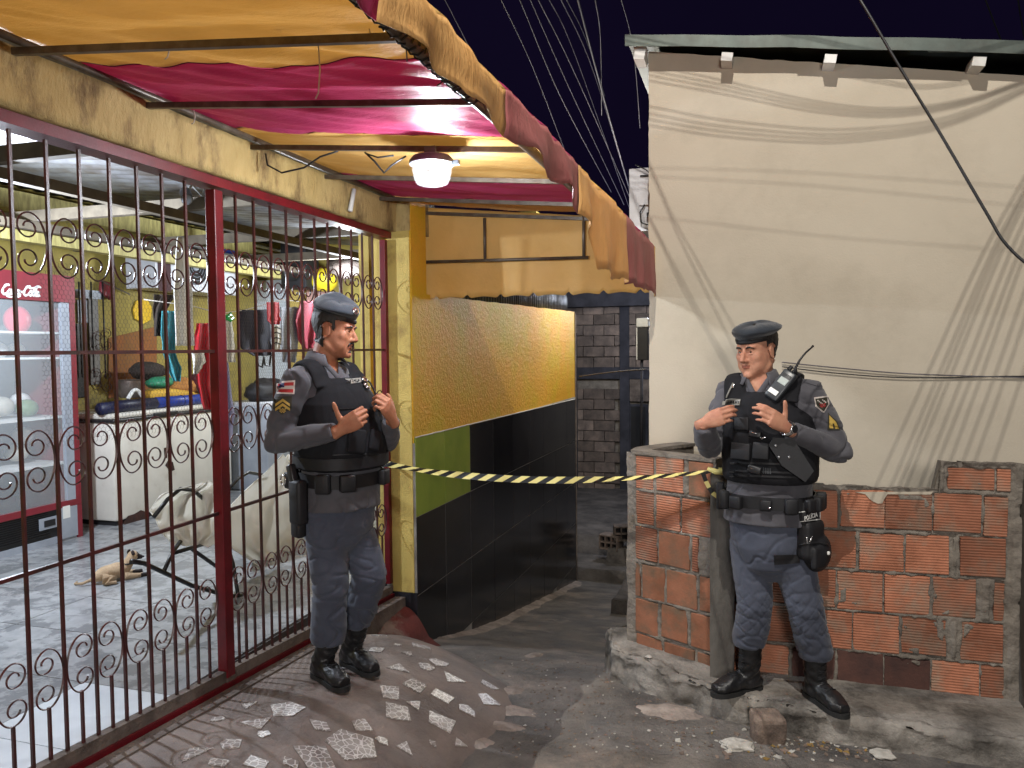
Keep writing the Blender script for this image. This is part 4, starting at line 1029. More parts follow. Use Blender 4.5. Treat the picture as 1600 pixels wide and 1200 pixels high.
    cloth(pants,cfg.get('pamp',.0085),13,cfg['seed'],lambda c: 1.1*math.exp(-((c.z-hz-.07)/.09)**2)+.5*math.exp(-((c.z-kz)/.10)**2)+.5*math.exp(-((c.z-J['hipR'].z+.03)/.08)**2))
    if cfg.get('quilt'):
        def q(c,n):
            if n.dot(FWV)>-.05: return 0
            zt=kz+.085; zb=kz-.135
            e=smooth01((zt-c.z)/.02)*smooth01((c.z-zb)/.02)
            if e<=0: return 0
            side='R' if (c-J['knR']).dot(RXV)<(J['knL']-J['knR']).dot(RXV)/2 else 'L'
            u=(c-J['kn'+side]).dot(RXV); v=c.z
            g=9
            for a_ in ((u+.72*v)/.046,(u-.72*v)/.046): g=min(g,abs(a_-math.floor(a_)-.5))
            return e*(.0034*smooth01(g/.13)-.0022)
        displace(pants,q)
    op=link('trousers',pants,root,m_pants)
    # ---- shirt with sleeves
    sb=MB(); rings(sb,cfg['torso'],f,r)
    for s in 'RL':
        sh,el,wr=J['sh'+s],J['el'+s],J['wr'+s]; inn=sh.lerp(cfg['torso'][-2][0],.5); w=cfg.get('armw',1)
        sb.tube([inn,sh,sh.lerp(el,.35),sh.lerp(el,.75),el],[.070*w,.073*w,.070*w,.062*w,.054*w],18)
        dd=(wr-el).normalized(); sb.ball(el,.055*w,16,12); sb.tube([el,el.lerp(wr,.3),el.lerp(wr,.75),wr-dd*.012],[.055*w,.057*w,.048*w,.042*w],18)
    shirt=remesh(sb,.0058,4,.5)
    els=[J['elR'],J['elL']]
    cloth(shirt,.0105,11,cfg['seed']+3,lambda c: 1.0*max(math.exp(-((c-e).length/.11)**2) for e in els))
    shb0=bvh_of(shirt); lap=MB()
    for s in (-1,1):
        P=[]
        for t in np.linspace(0,1,9):
            o=nb+r*(s*.064*(1-t))+ZV*(.015-.105*t); h=shb0.ray_cast(o+f*.4,-f)
            if h[0] is not None: P.append(h[0]+f*.002)
        if len(P)>2: lap.tube(P,(.0065,.013),8,side=f)
    bm=bmesh.new(); bm.from_mesh(shirt); kill=[]
    for fc in bm.faces:
        q=fc.calc_center_median()-nb; x=q.dot(r); z=q.z
        if q.dot(f)>.0 and z>-.085 and abs(x)<.060*(z+.085)/.10: kill.append(fc)
    bmesh.ops.delete(bm,geom=kill,context='FACES'); bm.to_mesh(shirt); bm.free()
    osn=link('shirt',shirt,root,m_shirt)
    if lap.V: lap.build('placket',m_shirt,osn,True)
    # collar
    V=[];F=[]; n=40
    for k in range(n):
        a=math.radians(90+34+ (360-68)*k/(n-1)); cc,ss=math.cos(a),math.sin(a)
        fr=max(0,ss)
        for (g,z) in ((.058,.004),(.062,.040-.022*fr),(.072,.037-.024*fr),(.094+.012*fr,-.006-.030*fr)):
            V.append(nb+r*(cc*g)+f*(ss*g*1.0+.004)+ZV*z+(f*.02*fr if g>.09 else Vector((0,0,0))))
    for k in range(n-1):
        for j in range(3): F.append((k*4+j,k*4+j+1,(k+1)*4+j+1,(k+1)*4+j))
    V,F=thick(V,F,.003); link('collar',meshdata('collar',V,F,True),osn,m_shirt)
    # ---- vest
    vb=MB(); rings(vb,cfg['vest'],f,r)
    shb=bvh_of(shirt); cen=cfg['vest'][-2][0]
    for s in (1,-1):
        P=[]; rd=[]
        off=cfg['strap'][0]
        for t in np.linspace(-12,192,15):
            an=math.radians(t); d=f*math.cos(an)+ZV*math.sin(an); o=cen+r*(s*(off+.012*math.sin(an)))
            h=shb.ray_cast(o+d*.6,-d)
            if h[0] is None or (h[0]-o).length>.30: continue
            P.append(h[0]+d*cfg['strap'][1]); rd.append((cfg['strap'][2],.016))
        if len(P)>3: vb.tube(P,rd,14,side=r)
    vest=remesh(vb,.0062,3,.45); cloth(vest,.0022,8,cfg['seed']+9)
    ov=link('vest',vest,root,m_vest)
    bt={}
    def LN(s):
        a,k=J['an'+s],J['hem'+s]; v=k-a; v=v/max(.02,v.z)*.20; return Vector((v.x,v.y,0))*.9
    bt['R'],_=boot('boot',J['anR'],cfg['toeR'],cfg['zgR'],root,lean=LN('R'))
    bt['L'],_=boot('boot',J['anL'],cfg['toeL'],cfg['zgL'],root,lean=LN('L'))
    return dict(root=root,body=body,ob=ob,pants=pants,op=op,shirt=shirt,osn=osn,vest=vest,ov=ov,beret=bme,obr=bo,f=f,r=r)

def hframe(c,deg,pitch=0,roll=0):
    f=facing(deg); R=Matrix((f.cross(ZV),f,ZV)).transposed() @ Matrix.Rotation(math.radians(pitch),3,'X') @ Matrix.Rotation(math.radians(roll),3,'Y')
    m=R.to_4x4(); m.translation=c; return m

# ================= officer on the left, in profile by the gate
D1=3.58
P1=lambda px,py,dd=0: dep(px,py,D1+dd)
f1=facing(38); r1=f1.cross(ZV)
J=dict(shR=P1(464,594,-.16),elR=P1(431,692,-.14),wrR=P1(527,673,-.25),shL=P1(541,592,.15),elL=P1(604,688,.12),wrL=P1(612,656,-.03),
       hipR=P1(509,815,-.07),hipL=P1(549,815,.07),knR=P1(516,905,-.06),knL=P1(578,900,.05),anR=P1(504,1030,-.01),anL=P1(549,1005,.17),hemR=P1(512,1004,-.02),hemL=P1(556,978,.15))
gR=ramp_z(J['anR'].x,J['anR'].y)+.004; gL=ramp_z(J['anL'].x,J['anL'].y)+.004
kn=P1(569,647,-.275); hR=frame(P1(533,671,-.255),kn-P1(533,671,-.255),-FWV*.95+RXV*.12+ZV*.1)
wl=P1(612,655,-.03); hL=frame(P1(613,654,-.05),P1(603,633,-.10)-P1(613,654,-.05),RXV*.8-FWV*.6+ZV*.05)
H1=hframe(P1(523,517,-.01),9,-7,-2)
cfg1=dict(label='police officer with moustache in profile, grey beret and black vest, standing by the red gate',base=((J['anR']+J['anL'])/2*1.0),
  f=f1,H=H1,skin=m_skin1,J=J,seed=1,moustache=True,neck=P1(506,562,.0),
  hipr=[(P1(530,868,0),.05,.06),(P1(530,842,0),.125,.12),(P1(530,815,0),.165,.145),(P1(531,785,0),.175,.15),(P1(533,745,0),.172,.150),(P1(533,735,0),.170,.148)],
  torso=[(P1(531,790,0),.186,.165),(P1(532,768,0),.184,.162),(P1(534,735,0),.178,.158),(P1(533,700,0),.184,.165),(P1(526,650,0),.192,.155),(P1(516,615,0),.190,.132),(P1(507,590,0),.165,.100),(P1(505,568,0),.075,.072)],
  vest=[(P1(534,729,0),.196,.182),(P1(534,722,0),.203,.190),(P1(533,700,0),.206,.196),(P1(528,660,0),.212,.190),(P1(522,628,0),.200,.176),(P1(518,610,0),.165,.160),(P1(514,596,0),.125,.140),(P1(512,590,0),.09,.118)],
  strap=(.108,.008,.050),
  handR=dict(M=hR,curl=(52,72,45),thumb=(80,-10),tcurl=6,spread=0,sc=1.03),handL=dict(M=hL,curl=(58,62,35),thumb=(50,20),spread=1,sc=1.0),
  toeR=(facing(45)),toeL=(facing(42)),zgR=gR,zgL=gL,
  hairsel=lambda c: (c.y<-.018 and c.z>-.052-.25*(c.y+.1)*(c.y>-.1)+.006*nz(c.x*60,c.y*60,c.z*60) and abs(c.x)<.078) or (-.02<c.y<.028 and c.z>.012-.4*max(0,c.y) and abs(c.x)>.05 and abs(c.x)<.0785 and not(-.038<c.y<.014 and c.z<.034)) or (c.y<.05 and c.z>.05) or (c.z>.048 and abs(c.x)>.052),
  beret=(.046,.046,0,(.014,.006,-.024),m_beret,(.096,.112),.088,2), armw=1.0, legw=1.0)
A=make_person(cfg1)
# ================= officer on the right, standing against the brick fence
D2=3.58
P2=lambda px,py,dd=0: dep(px,py,D2+dd)
f2=facing(116); r2=f2.cross(ZV)
J=dict(shR=P2(1141,616,.09),elR=P2(1108,698,.03),wrR=P2(1099,662,-.12),shL=P2(1264,616,-.09),elL=P2(1312,706,-.10),wrL=P2(1234,673,-.23),
       hipR=P2(1174,850,.05),hipL=P2(1232,850,-.05),knR=P2(1179,945,.03),knL=P2(1258,948,-.06),anR=P2(1168,1040,.125),anL=P2(1276,1062,.015),hemR=P2(1171,1008,.10),hemL=P2(1274,1028,.0))
kn=P2(1197,645,-.285); w=P2(1228,668,-.25); hL=frame(w,kn-w,-FWV*.95+RXV*.1+ZV*.22)
w=P2(1101,661,-.12); hR=frame(w,RXV*.62-FWV*.42+ZV*.34,-RXV*.62-FWV*.80+ZV*.1)
H2=hframe(P2(1182,548,-.01),146,-7,1)
cfg2=dict(label='police officer with radio on his vest and a thigh bag before the brick fence',base=((J['anR']+J['anL'])/2),
  f=f2,H=H2,pamp=.0045,skin=m_skin2,J=J,seed=5,neck=P2(1187,590,0),quilt=True,gaze=(-.1,1,-.05),
  hipr=[(P2(1203,905,0),.05,.06),(P2(1203,882,0),.125,.12),(P2(1203,850,0),.175,.15),(P2(1202,820,0),.186,.158),(P2(1202,780,0),.182,.156),(P2(1202,770,0),.180,.154)],
  torso=[(P2(1202,812,0),.205,.176),(P2(1202,790,0),.198,.170),(P2(1202,765,0),.190,.164),(P2(1203,735,0),.192,.168),(P2(1203,690,0),.198,.166),(P2(1202,650,0),.200,.152),(P2(1198,625,0),.194,.132),(P2(1192,604,0),.168,.100),(P2(1188,585,0),.076,.072)],
  vest=[(P2(1203,748,0),.204,.186),(P2(1203,740,0),.213,.196),(P2(1203,715,0),.216,.198),(P2(1202,680,0),.218,.194),(P2(1200,648,0),.205,.178),(P2(1197,628,0),.168,.162),(P2(1194,616,0),.125,.140),(P2(1193,610,0),.09,.118)],
  strap=(.112,.008,.052),
  handL=dict(M=hL,curl=(30,38,22),thumb=(58,-12),spread=1.5,tcurl=10,sc=.98),handR=dict(M=hR,curl=(40,40,15),thumb=(35,45),spread=1.5,sc=.98),
  toeR=facing(162),toeL=facing(72),zgR=-.042,zgL=-.040,
  hairsel=lambda c: (c.y<-.02 and c.z>-.035 and abs(c.x)<.078) or (-.02<c.y<.02 and c.z>.02 and .05<abs(c.x)<.0785 and not(-.038<c.y<.014 and c.z<.034)) or c.z>.055,
  beret=(.018,.046,0,(-.010,.0,.006),m_beret,(.113,.118),.074,6), armw=1.03, legw=.97)
B=make_person(cfg2)

# ---------------- kit of the left officer
vb=bvh_of(A['vest']); sb=bvh_of(A['shirt']); vsb=bvh_of(A['vest'],A['shirt'],A['pants'])
root=A['root']; T=cfg1['torso']
c=P1(534,743,0); belt=band('belt',c,f1,r1,.186,.164,.058,.010,m_gear,root,tilt=-.004)
band('belly_band',P1(533,716,0),f1,r1,.206,.196,.05,.006,m_gear,A['ov'])
for nm,deg,sz in (('belt_pouch',62,(.07,.075,.04)),('belt_pouch',28,(.065,.085,.04)),('belt_pouch',118,(.07,.07,.035)),('belt_pouch',-38,(.06,.10,.045))):
    p,R=ell(c,f1,r1,.19,.17,deg); MB().box(p+R@Vector((0,-.004,sz[2]/2)),(sz[0],sz[1],sz[2]),R,bev=.008).build(nm,m_gear,belt,auto=.8)
# holster on the near hip with pistol grip
p,R=ell(c,f1,r1,.195,.17,-5); 
mb=MB(); o=p+R@Vector((.0,-.09,.032)); mb.box(o,(.085,.20,.055),R,bev=.014); mb.box(o+R@Vector((-.005,-.11,0)),(.066,.10,.048),R,bev=.014); hol=mb.build('holster',m_gear,root,auto=.8)
MB().box(p+R@Vector((-.030,.028,.04)),(.040,.10,.034),R@Matrix.Rotation(.35,3,'Z'),bev=.009).build('pistol_grip',m_dark,hol,auto=.8)
MB().box(p+R@Vector((-.07,.0,.035)),(.045,.075,.03),R,bev=.008).build('cuff_case',m_gear,belt,auto=.8)
MB().tube([p+R@Vector((-.095+.022*math.cos(t),.0+.022*math.sin(t),.05)) for t in np.linspace(0,6.28,14,endpoint=False)],.004,6,closed=True).build('handcuff',m_silver,belt,True)
# sleeve patches
patch(sb,[(433,596),(461,594),(460,616),(432,615)],'flag_patch',m_patchwhite,A['osn'],.002,.002,8,6)
patch(sb,[(435,598.5),(459,597),(458,613.5),(434.5,612.5)],'flag_stripe',m_patchred,A['osn'],.0035,.002,9,9,lambda u,v: v<.36 or v>.62)
patch(sb,[(435,598.5),(444,598),(443.5,605),(434.8,605)],'flag_corner',m_patchblue,A['osn'],.0048,.002,3,3)
patch(sb,[(427,620),(456,619),(455,648),(426,647)],'rank_backing',m_olive,A['osn'],.002,.002,10,10,lambda u,v: v<.72 or abs(u-.5)<(1-v)*1.6)
def chev(o,px,py,wd,dy,hh,mat,name,b,off):
    mb=None
    patch(b,[(px-wd/2,py+dy),(px,py),(px,py+hh),(px-wd/2,py+dy+hh)],name,mat,o,off,.002,6,3); patch(b,[(px,py),(px+wd/2,py+dy),(px+wd/2,py+dy+hh),(px,py+hh)],name,mat,o,off,.002,6,3)
chev(A['osn'],441.5,623,23,8,4.2,m_gold,'chevron',sb,.0045); chev(A['osn'],441.5,630,23,8,4.2,m_gold,'chevron',sb,.0045)
patch(sb,[(436,638),(447,638),(446,645),(437,645)],'rank_emblem',m_gold,A['osn'],.0045,.0015,5,4,lambda u,v:(int(u*5)+int(v*4))%2==0)
# vest details
patch(vb,[(539,592),(564,590),(565,597),(540,600)],'name_tape',m_tape,A['ov'],.006,.003,6,3)
for k in range(5):
    x=542+k*4.2; patch(vb,[(x,593.5-k*.3),(x+2.4,593.2-k*.3),(x+2.5,597.2-k*.3),(x+.1,597.6-k*.3)],'letter',m_dark,A['ov'],.010,.001,1,1)
patch(vb,[(533,583),(545,581),(546,584),(534,586)],'grade_tape',m_tape,A['ov'],.006,.002,3,2)
def gear(b,px,py,size,ang,name,mat,parent,lift=.5,face=.0,bev=.006):
    fr=frame_at(b,px,py,ang,face)
    if fr is None: return None
    p,R=fr; return MB().box(p+R@Vector((0,0,size[2]*(lift-.5)+size[2]*.5)),size,R,bev=bev).build(name,mat,parent,auto=.8)
gear(vb,556,690,(.085,.11,.022),-4,'vest_pouch',m_vest,A['ov'],bev=.01); gear(vb,583,688,(.06,.10,.022),-6,'vest_pouch',m_vest,A['ov'],bev=.01)
for y in (640,712): patch(vb,[(520,y),(600,y-4),(600,y+1),(520,y+5)],'webbing',m_gear,A['ov'],.005,.004,14,2)
g=gear(vb,567,596,(.03,.03,.02),0,'camera_clip',m_silver,A['ov'],bev=.005)
mb=MB(); 
for px,py in ((568,604),(571,608)):
    fr=frame_at(vb,px,py,0)
    if fr: mb.ball(fr[0]+fr[1]@Vector((0,0,.012)),(.012,.014,.010),10,8)
if mb.V: mb.build('whistle',m_silver,A['ov'],True)
cord=[]
for px,py in ((566,592),(575,600),(584,612),(590,624),(592,634)):
    fr=frame_at(vb,px,py,0)
    if fr: cord.append(fr[0]+fr[1]@Vector((0,0,.012)))
if len(cord)>2: MB().tube(cord,.0045,6).build('lanyard',m_gear,A['ov'],True)
bb=bvh_of(A['beret']); fr=frame_at(bb,556,486,0)
if fr:
    p,R=fr; MB().lathe([(0,.004),(.007,.0055),(.010,.003),(.016,.004),(.019,.0)],p+R@Vector((0,0,.001)),18,R).build('beret_badge',m_silver,A['obr'],auto=.6); MB().lathe([(0,.0075),(.006,.006),(.007,.004)],p+R@Vector((0,0,.001)),12,R).build('badge_centre',m_dark,A['obr'])
# dark shoulder epaulette
patch(sb,[(452,566),(478,562),(470,574),(449,577)],'epaulette',m_shirt,A['osn'],.004,.004,5,3)

# ---------------- kit of the right officer
vb=bvh_of(B['vest']); sb=bvh_of(B['shirt']); pb=bvh_of(B['pants']); root=B['root']
c=P2(1202,776,0); belt=band('belt',c,f2,r2,.198,.172,.055,.010,m_gear,root)
for deg,sz in ((92,(.05,.05,.03)),(118,(.055,.07,.04)),(60,(.06,.06,.035)),(36,(.05,.085,.035)),(6,(.05,.13,.035)),(165,(.06,.065,.045)),(186,(.05,.075,.045)),(145,(.045,.06,.04))):
    p,R=ell(c,f2,r2,.202,.178,deg); MB().box(p+R@Vector((0,-.004,sz[2]/2)),sz,R,bev=.009).build('belt_pouch',m_gear,belt,auto=.8)
p,R=ell(c,f2,r2,.2,.18,95,-.01); MB().lathe([(0,.004),(.004,.003),(.006,0)],p+R@Vector((.0,0,.032)),10,R).build('snap',m_silver,belt)
patch(vb,[(1130,624),(1157,623.5),(1155,633),(1128,632.5)],'name_tape',m_tape,B['ov'],.008,.003,6,3)
for k in range(6):
    x=1132+k*3.7+(2 if k>1 else 0); patch(vb,[(x,626.5),(x+2.1,626.5),(x+1.9,630.5),(x-.1,630.5)],'letter',m_dark,B['ov'],.0125,.001,1,1)
for px,py,sz,an in ((1160,662,(.07,.06,.016),0),(1160,705,(.09,.075,.03),-3),(1190,704,(.07,.075,.03),-3)):
    gear(vb,px,py,sz,an,'vest_pouch',m_gear,B['ov'])
gear(vb,1181,679,(.055,.030,.026),-12,'buckle',m_dark,B['ov']); gear(vb,1180,733,(.060,.034,.03),-12,'buckle',m_dark,B['ov'])
for px,py,a in ((1180,677,-14),(1194,685,24),(1178,731,-10)):
    gear(vb,px,py,(.022,.006,.030),a,'buckle_tongue',m_silver,B['ov'],bev=.002)
for y in (722,735,742): patch(vb,[(1140,y-1),(1255,y+3),(1255,y+6),(1140,y+2)],'webbing',m_gear,B['ov'],.005,.004,18,1)
patch(vb,[(1192,731),(1206,732),(1206,741),(1192,740)],'strap_slots',m_radio,B['ov'],.010,.002,8,2,lambda u,v:int(u*8)%2==0)
# cross-draw holster on the vest
fr=frame_at(vb,1233,713,28,.3)
p,R=fr; hol=MB().prism([p+R@Vector(q) for q in ((-.055,.085,.0),(-.02,.105,.0),(.05,.06,.0),(.055,-.10,.0),(.0,-.125,.0),(-.05,-.02,.0))],R@Vector((0,0,.032))).build('vest_holster',m_gear,B['ov'])
for q in ((-.03,.07,.034),(-.005,.0,.034),(-.042,.02,.034)): MB().lathe([(0,.004),(.005,.003),(.007,0)],p+R@Vector(q),10,R).build('snap',m_silver,hol)
# radio with antenna
fr=frame_at(vb,1222,606,-40,.45); p,R=fr
ra=MB().box(p+R@Vector((0,0,.030)),(.066,.150,.034),R,bev=.008).build('radio',m_radio,B['ov'],auto=.8)
MB().box(p+R@Vector((.0,.018,.0475)),(.040,.030,.003),R).build('screen',m_screen,ra); MB().box(p+R@Vector((-.004,-.044,.0475)),(.044,.022,.003),R).build('label',m_paper,ra)
for q in range(3): MB().box(p+R@Vector((0,.052-.006*q,.0475)),(.045,.003,.003),R).build('grille_slot',m_dark,ra)
MB().lathe([(0,.02),(.009,.02),(.010,0)],p+R@Vector((-.018,.078,.03)),12,R@Matrix.Rotation(-math.pi/2,3,'X')).build('knob',m_dark,ra)
MB().lathe([(0,.02),(.007,.02),(.008,0)],p+R@Vector((.004,.078,.03)),12,R@Matrix.Rotation(-math.pi/2,3,'X')).build('knob',m_dark,ra)
a0=p+R@Vector((.024,.075,.03)); dd=(a0-CV).dot(CR@Vector((0,0,-1)))
MB().tube([a0,dep(1243,575,dd),dep(1250,562,dd),dep(1259,551,dd+.01),dep(1269,542,dd+.02)],[.007,.006,.005,.0042,.004],8).ball(dep(1270,541,dd+.02),.0058,8,6).build('antenna',m_dark,ra,True)
# radio cable and left clear strap
cc=[]
for px,py in ((1146,600),(1140,612),(1136,622),(1134,628)):
    fr=frame_at(vb,px,py,0)
    if fr: cc.append(fr[0]+fr[1]@Vector((0,0,.008)))
if len(cc)>2: MB().tube(cc,.004,6).build('cable',m_tape,B['ov'],True)
gear(vb,1146,603,(.010,.02,.008),-20,'clip',m_silver,B['ov'],bev=.002)
# watch and ring
hb_=bvh_of(B['body'],B['shirt']); wc=P2(1231,670,-.24); ax=(P2(1197,645,-.285)-P2(1234,673,-.23)).normalized(); u=ax.orthogonal().normalized(); v=ax.cross(u)
wt=MB().tube([wc+ (u*math.cos(t)+v*math.sin(t))*.034 for t in np.linspace(0,6.283,24,endpoint=False)],(.011,.0028),8,closed=True,side=ax).build('watch',m_silver,root,True)
n=(-FWV*.9+RXV*.35+ZV*.1); n=(n-ax*n.dot(ax)).normalized(); Rw=Matrix((ax,n.cross(ax),n)).transposed()
MB().lathe([(0,.006),(.017,.006),(.020,.003),(.020,-.003)],wc+n*.035,20,Rw).build('watch_case',m_silver,wt,auto=.6); MB().lathe([(0,.0072),(.0155,.0072),(.0160,.0062)],wc+n*.035,20,Rw).build('watch_dial',m_dark,wt)
# sleeve patches
def shield(u,v): return abs(u-.5)<(.5 if v<.45 else .5*(1-((v-.45)/.55)**1.6))
patch(sb,[(1272,621),(1294,618),(1298,643),(1276,646)],'shield_patch',m_patchwhite,B['osn'],.002,.002,14,14,shield)
patch(sb,[(1274,623),(1292,620.5),(1296,641),(1278,643.5)],'shield_field',m_olive,B['osn'],.004,.0015,12,12,shield)
patch(sb,[(1277,625),(1290,623.5),(1293,637),(1280,638.5)],'shield_emblem',m_patchwhite,B['osn'],.0055,.001,7,7,lambda u,v: shield(u,v) and (int(u*7)*3+int(v*7)*5)%4==0)
patch(sb,[(1280,631),(1290,630),(1291,636),(1282,637)],'shield_charge',m_patchred,B['osn'],.0058,.001,5,4,lambda u,v:(int(u*5)+int(v*4))%2==0)
patch(sb,[(1294,645),(1308,658),(1313,672),(1293,672)],'rank_backing',m_olive,B['osn'],.003,.002,8,8)
patch(sb,[(1296,649),(1306,659),(1311,670),(1296,669)],'chevron',m_gold,B['osn'],.005,.0015,10,10,lambda u,v: not(.42<u<.62 and v>.45))
patch(sb,[(1262,590),(1284,598),(1280,604),(1258,597)],'epaulette',m_shirt,B['osn'],.004,.004,5,3)
# thigh rig on the left leg
fr=frame_at(pb,1262,850,0,.2); p=P2(1268,852,-.13)
nr=(RXV*.55-FWV*.83).normalized(); u=ZV.cross(nr)*1; Rb=Matrix((u,ZV,nr)).transposed()
mb=MB(); mb.box(p+Rb@Vector((-.012,.03,.0)),(.135,.185,.085),Rb,bev=.03); mb.ball(p+Rb@Vector((.022,-.03,.012)),(.075,.092,.055),20,14,Rb); mb.box(p+Rb@Vector((-.012,-.045,.045)),(.09,.10,.03),Rb,bev=.012); bag=link('thigh_bag',remesh(mb,.006,3,.5),root,m_gear)
hg=MB().box(P2(1262,800,-.15),(.105,.105,.045),Rb,bev=.01).build('bag_hanger',m_gear,root,auto=.8)
bp_=bvh_of(bag.data,hg.data)
pl_=patch(bp_,[(1247,800),(1282,795.5),(1282,812),(1248,816)],'label_border',m_paper,hg,.003,.002,6,4)
patch(bp_,[(1248,801.2),(1281,797),(1281,810.8),(1249,814.8)],'label_field',m_gear,hg,.0055,.002,6,4)
V,F=text_mesh('POLÍCIA',.030,0,.0008,.0004)
fr=frame_at(bp_,1264.5,806.5,4); q,R=fr; 
MB().add([q+R@(Vector((v.x*.84,v.y*.95,v.z))+Vector((0,-.001,.0085))) for v in V],F).build('label_text',m_paper,hg)
for px,py,a in ((1261,844,12),(1267,842,-30)): 
    gear(bp_,px,py,(.007,.030,.005),a,'zip_pull',m_silver,bag,bev=.002)
gear(bp_,1293,864,(.014,.016,.010),0,'cord_stop',m_paper,bag,bev=.004)
zp=[]
for px in range(1249,1296,4):
    fr=frame_at(bp_,px,852-4*math.sin((px-1249)/46*3.14),0)
    if fr: zp.append(fr[0]+fr[1]@Vector((0,0,.003)))
if len(zp)>3: MB().tube(zp,.004,6).build('zip',m_dark,bag,True)
patch(pb,[(1209,868),(1250,867),(1250,880),(1210,883)],'thigh_strap',m_gear,root,.005,.004,12,3)
# ---------------------------------------------------------------- inside the bar, behind the gate
FZ=.100
# upright drinks cooler
m_cred=M('cooler_red',lin((132,40,52)),lin((112,34,44)),scale=4,rough=.4,dirt=lin((110,40,40)),dscale=5,damt=.4)
m_cgrey=M('cooler_grey',lin((160,166,176)),lin((138,144,154)),scale=4,rough=.45)
m_cin=M('cooler_inside',lin((140,144,142)),lin((112,116,114)),scale=3,rough=.5,dirt=lin((110,112,104)),dscale=4,damt=.5)
cool=thing('drinks_cooler','tall red glass door drinks cooler with white script lettering on its header','cooler',(-5.7,4.6,FZ))
CX=-5.30; y0,y1=4.15,5.0; zt=onX(60,428,CX).z
MB().slab(CX-.70,CX-.66,y0,y1,FZ+.04,zt).slab(CX-.70,CX-.02,y1-.035,y1,FZ+.04,zt).slab(CX-.70,CX-.02,y0,y0+.035,FZ+.04,zt).slab(CX-.70,CX-.02,y0,y1,zt-.03,zt).build('cabinet',m_cred,cool)
zh=onX(60,470,CX).z; zb=onX(60,792,CX).z
MB().slab(CX-.02,CX+.02,y0,y1,zh,zt+.005).build('header',m_cred,cool)
MB().slab(CX-.02,CX+.012,y1-.05,y1,zb,zh).slab(CX-.02,CX+.012,y0,y1,zb-.05,zb).build('door_edge',m_cred,cool)
MB().slab(CX-.022,CX+.010,y1-.13,y1-.052,zb,zh-.002).slab(CX-.022,CX+.010,y0,y0+.08,zb,zh-.002).build('door_frame',m_cgrey,cool)
MB().slab(CX-.64,CX-.62,y0+.04,y1-.04,zb,zh).build('liner',m_cin,cool)
for px,py in ((30,520),(30,560),(30,655),(30,730)):
    z=onX(px,py,CX-.2).z; MB().slab(CX-.60,CX-.05,y0+.04,y1-.06,z-.008,z+.008).build('shelf',m_white,cool)
m_veg=M('green_bag',lin((110,134,92)),lin((84,112,70)),scale=9,rough=.5); m_pack=M('pale_package',lin((190,180,160)),lin((150,150,140)),scale=6,rough=.5)
for k,(py,yy,s,mt) in enumerate(((652,4.75,.09,m_veg),(648,4.55,.10,m_pack),(722,4.7,.09,m_pack),(726,4.45,.10,m_veg),(560,4.6,.09,m_white),(556,4.8,.07,m_pack),(640,4.85,.08,m_white),(700,4.88,.09,m_white))):
    z=onX(30,py,CX-.2).z; tag(MB().ball((CX-.25-.03*k%3,yy,z+s*.7),(s*.9,s,s*.8),12,8).build('food_bag',mt,None,True),('green vegetable bag on the third cooler shelf','pale package beside the green bag on the third cooler shelf','pale package on the lowest cooler shelf','green bag on the lowest cooler shelf','white package on the second cooler shelf','small beige package on the second cooler shelf','white bag at the right of the third cooler shelf','white bag at the right of the lowest cooler shelf')[k],'package','food packages on the cooler shelves')
tag(MB().ball(onX(27,500,CX-.12),(.09,.10,.11),14,10).build('red_balloon',M('pink_red_plastic',lin((210,60,80)),rough=.35),None,True),'round pink red balloon inside the drinks cooler door','balloon')
m_dglass=bpy.data.materials.new('door_glass'); m_dglass.use_nodes=True; N,L,b=nodes_of(m_dglass); b.inputs['Base Color'].default_value=(.7,.75,.78,1); b.inputs['Roughness'].default_value=.12
t=N.new('ShaderNodeBsdfTransparent'); ms=N.new('ShaderNodeMixShader'); ms.inputs[0].default_value=.84; L.new(b.outputs[0],ms.inputs[1]); L.new(t.outputs[0],ms.inputs[2]); L.new(ms.outputs[0],N['Material Output'].inputs[0])
MB().slab(CX-.006,CX,y0+.08,y1-.13,zb,zh).build('glass_door',m_dglass,cool)
MB().slab(CX-.06,CX-.01,y0,y1-.05,FZ+.05,zb-.05).build('grille',m_dark,cool)
for k in range(14): 
    z=FZ+.08+k*.017; MB().slab(CX-.012,CX+.004,y0+.02,y1-.30,z,z+.006).build('grille_slat',m_dark,cool)
MB().slab(CX-.05,CX+.012,y1-.22,y1-.045,FZ+.02,zb-.052).build('base_panel',m_cgrey,cool); MB().slab(CX-.05,CX+.014,y1-.045,y1,FZ+.0,zb-.052).build('base_post',m_cred,cool)
MB().slab(CX+.004,CX+.012,4.60,4.80,zb-.19,zb-.10).build('lock_plate',m_cgrey,cool); MB().slab(CX+.011,CX+.016,4.64,4.74,zb-.17,zb-.12).build('lock_slot',m_dark,cool)
MB().slab(CX-.30,CX+.0,y0,y1-.05,FZ-.005,FZ+.05).build('plinth',m_cgrey,cool)
a=onX(104,800,CX+.013); MB().slab(CX+.0125,CX+.0135,a.y-.035,a.y+.035,a.z-.05,a.z+.05).build('sticker',m_paper,cool)
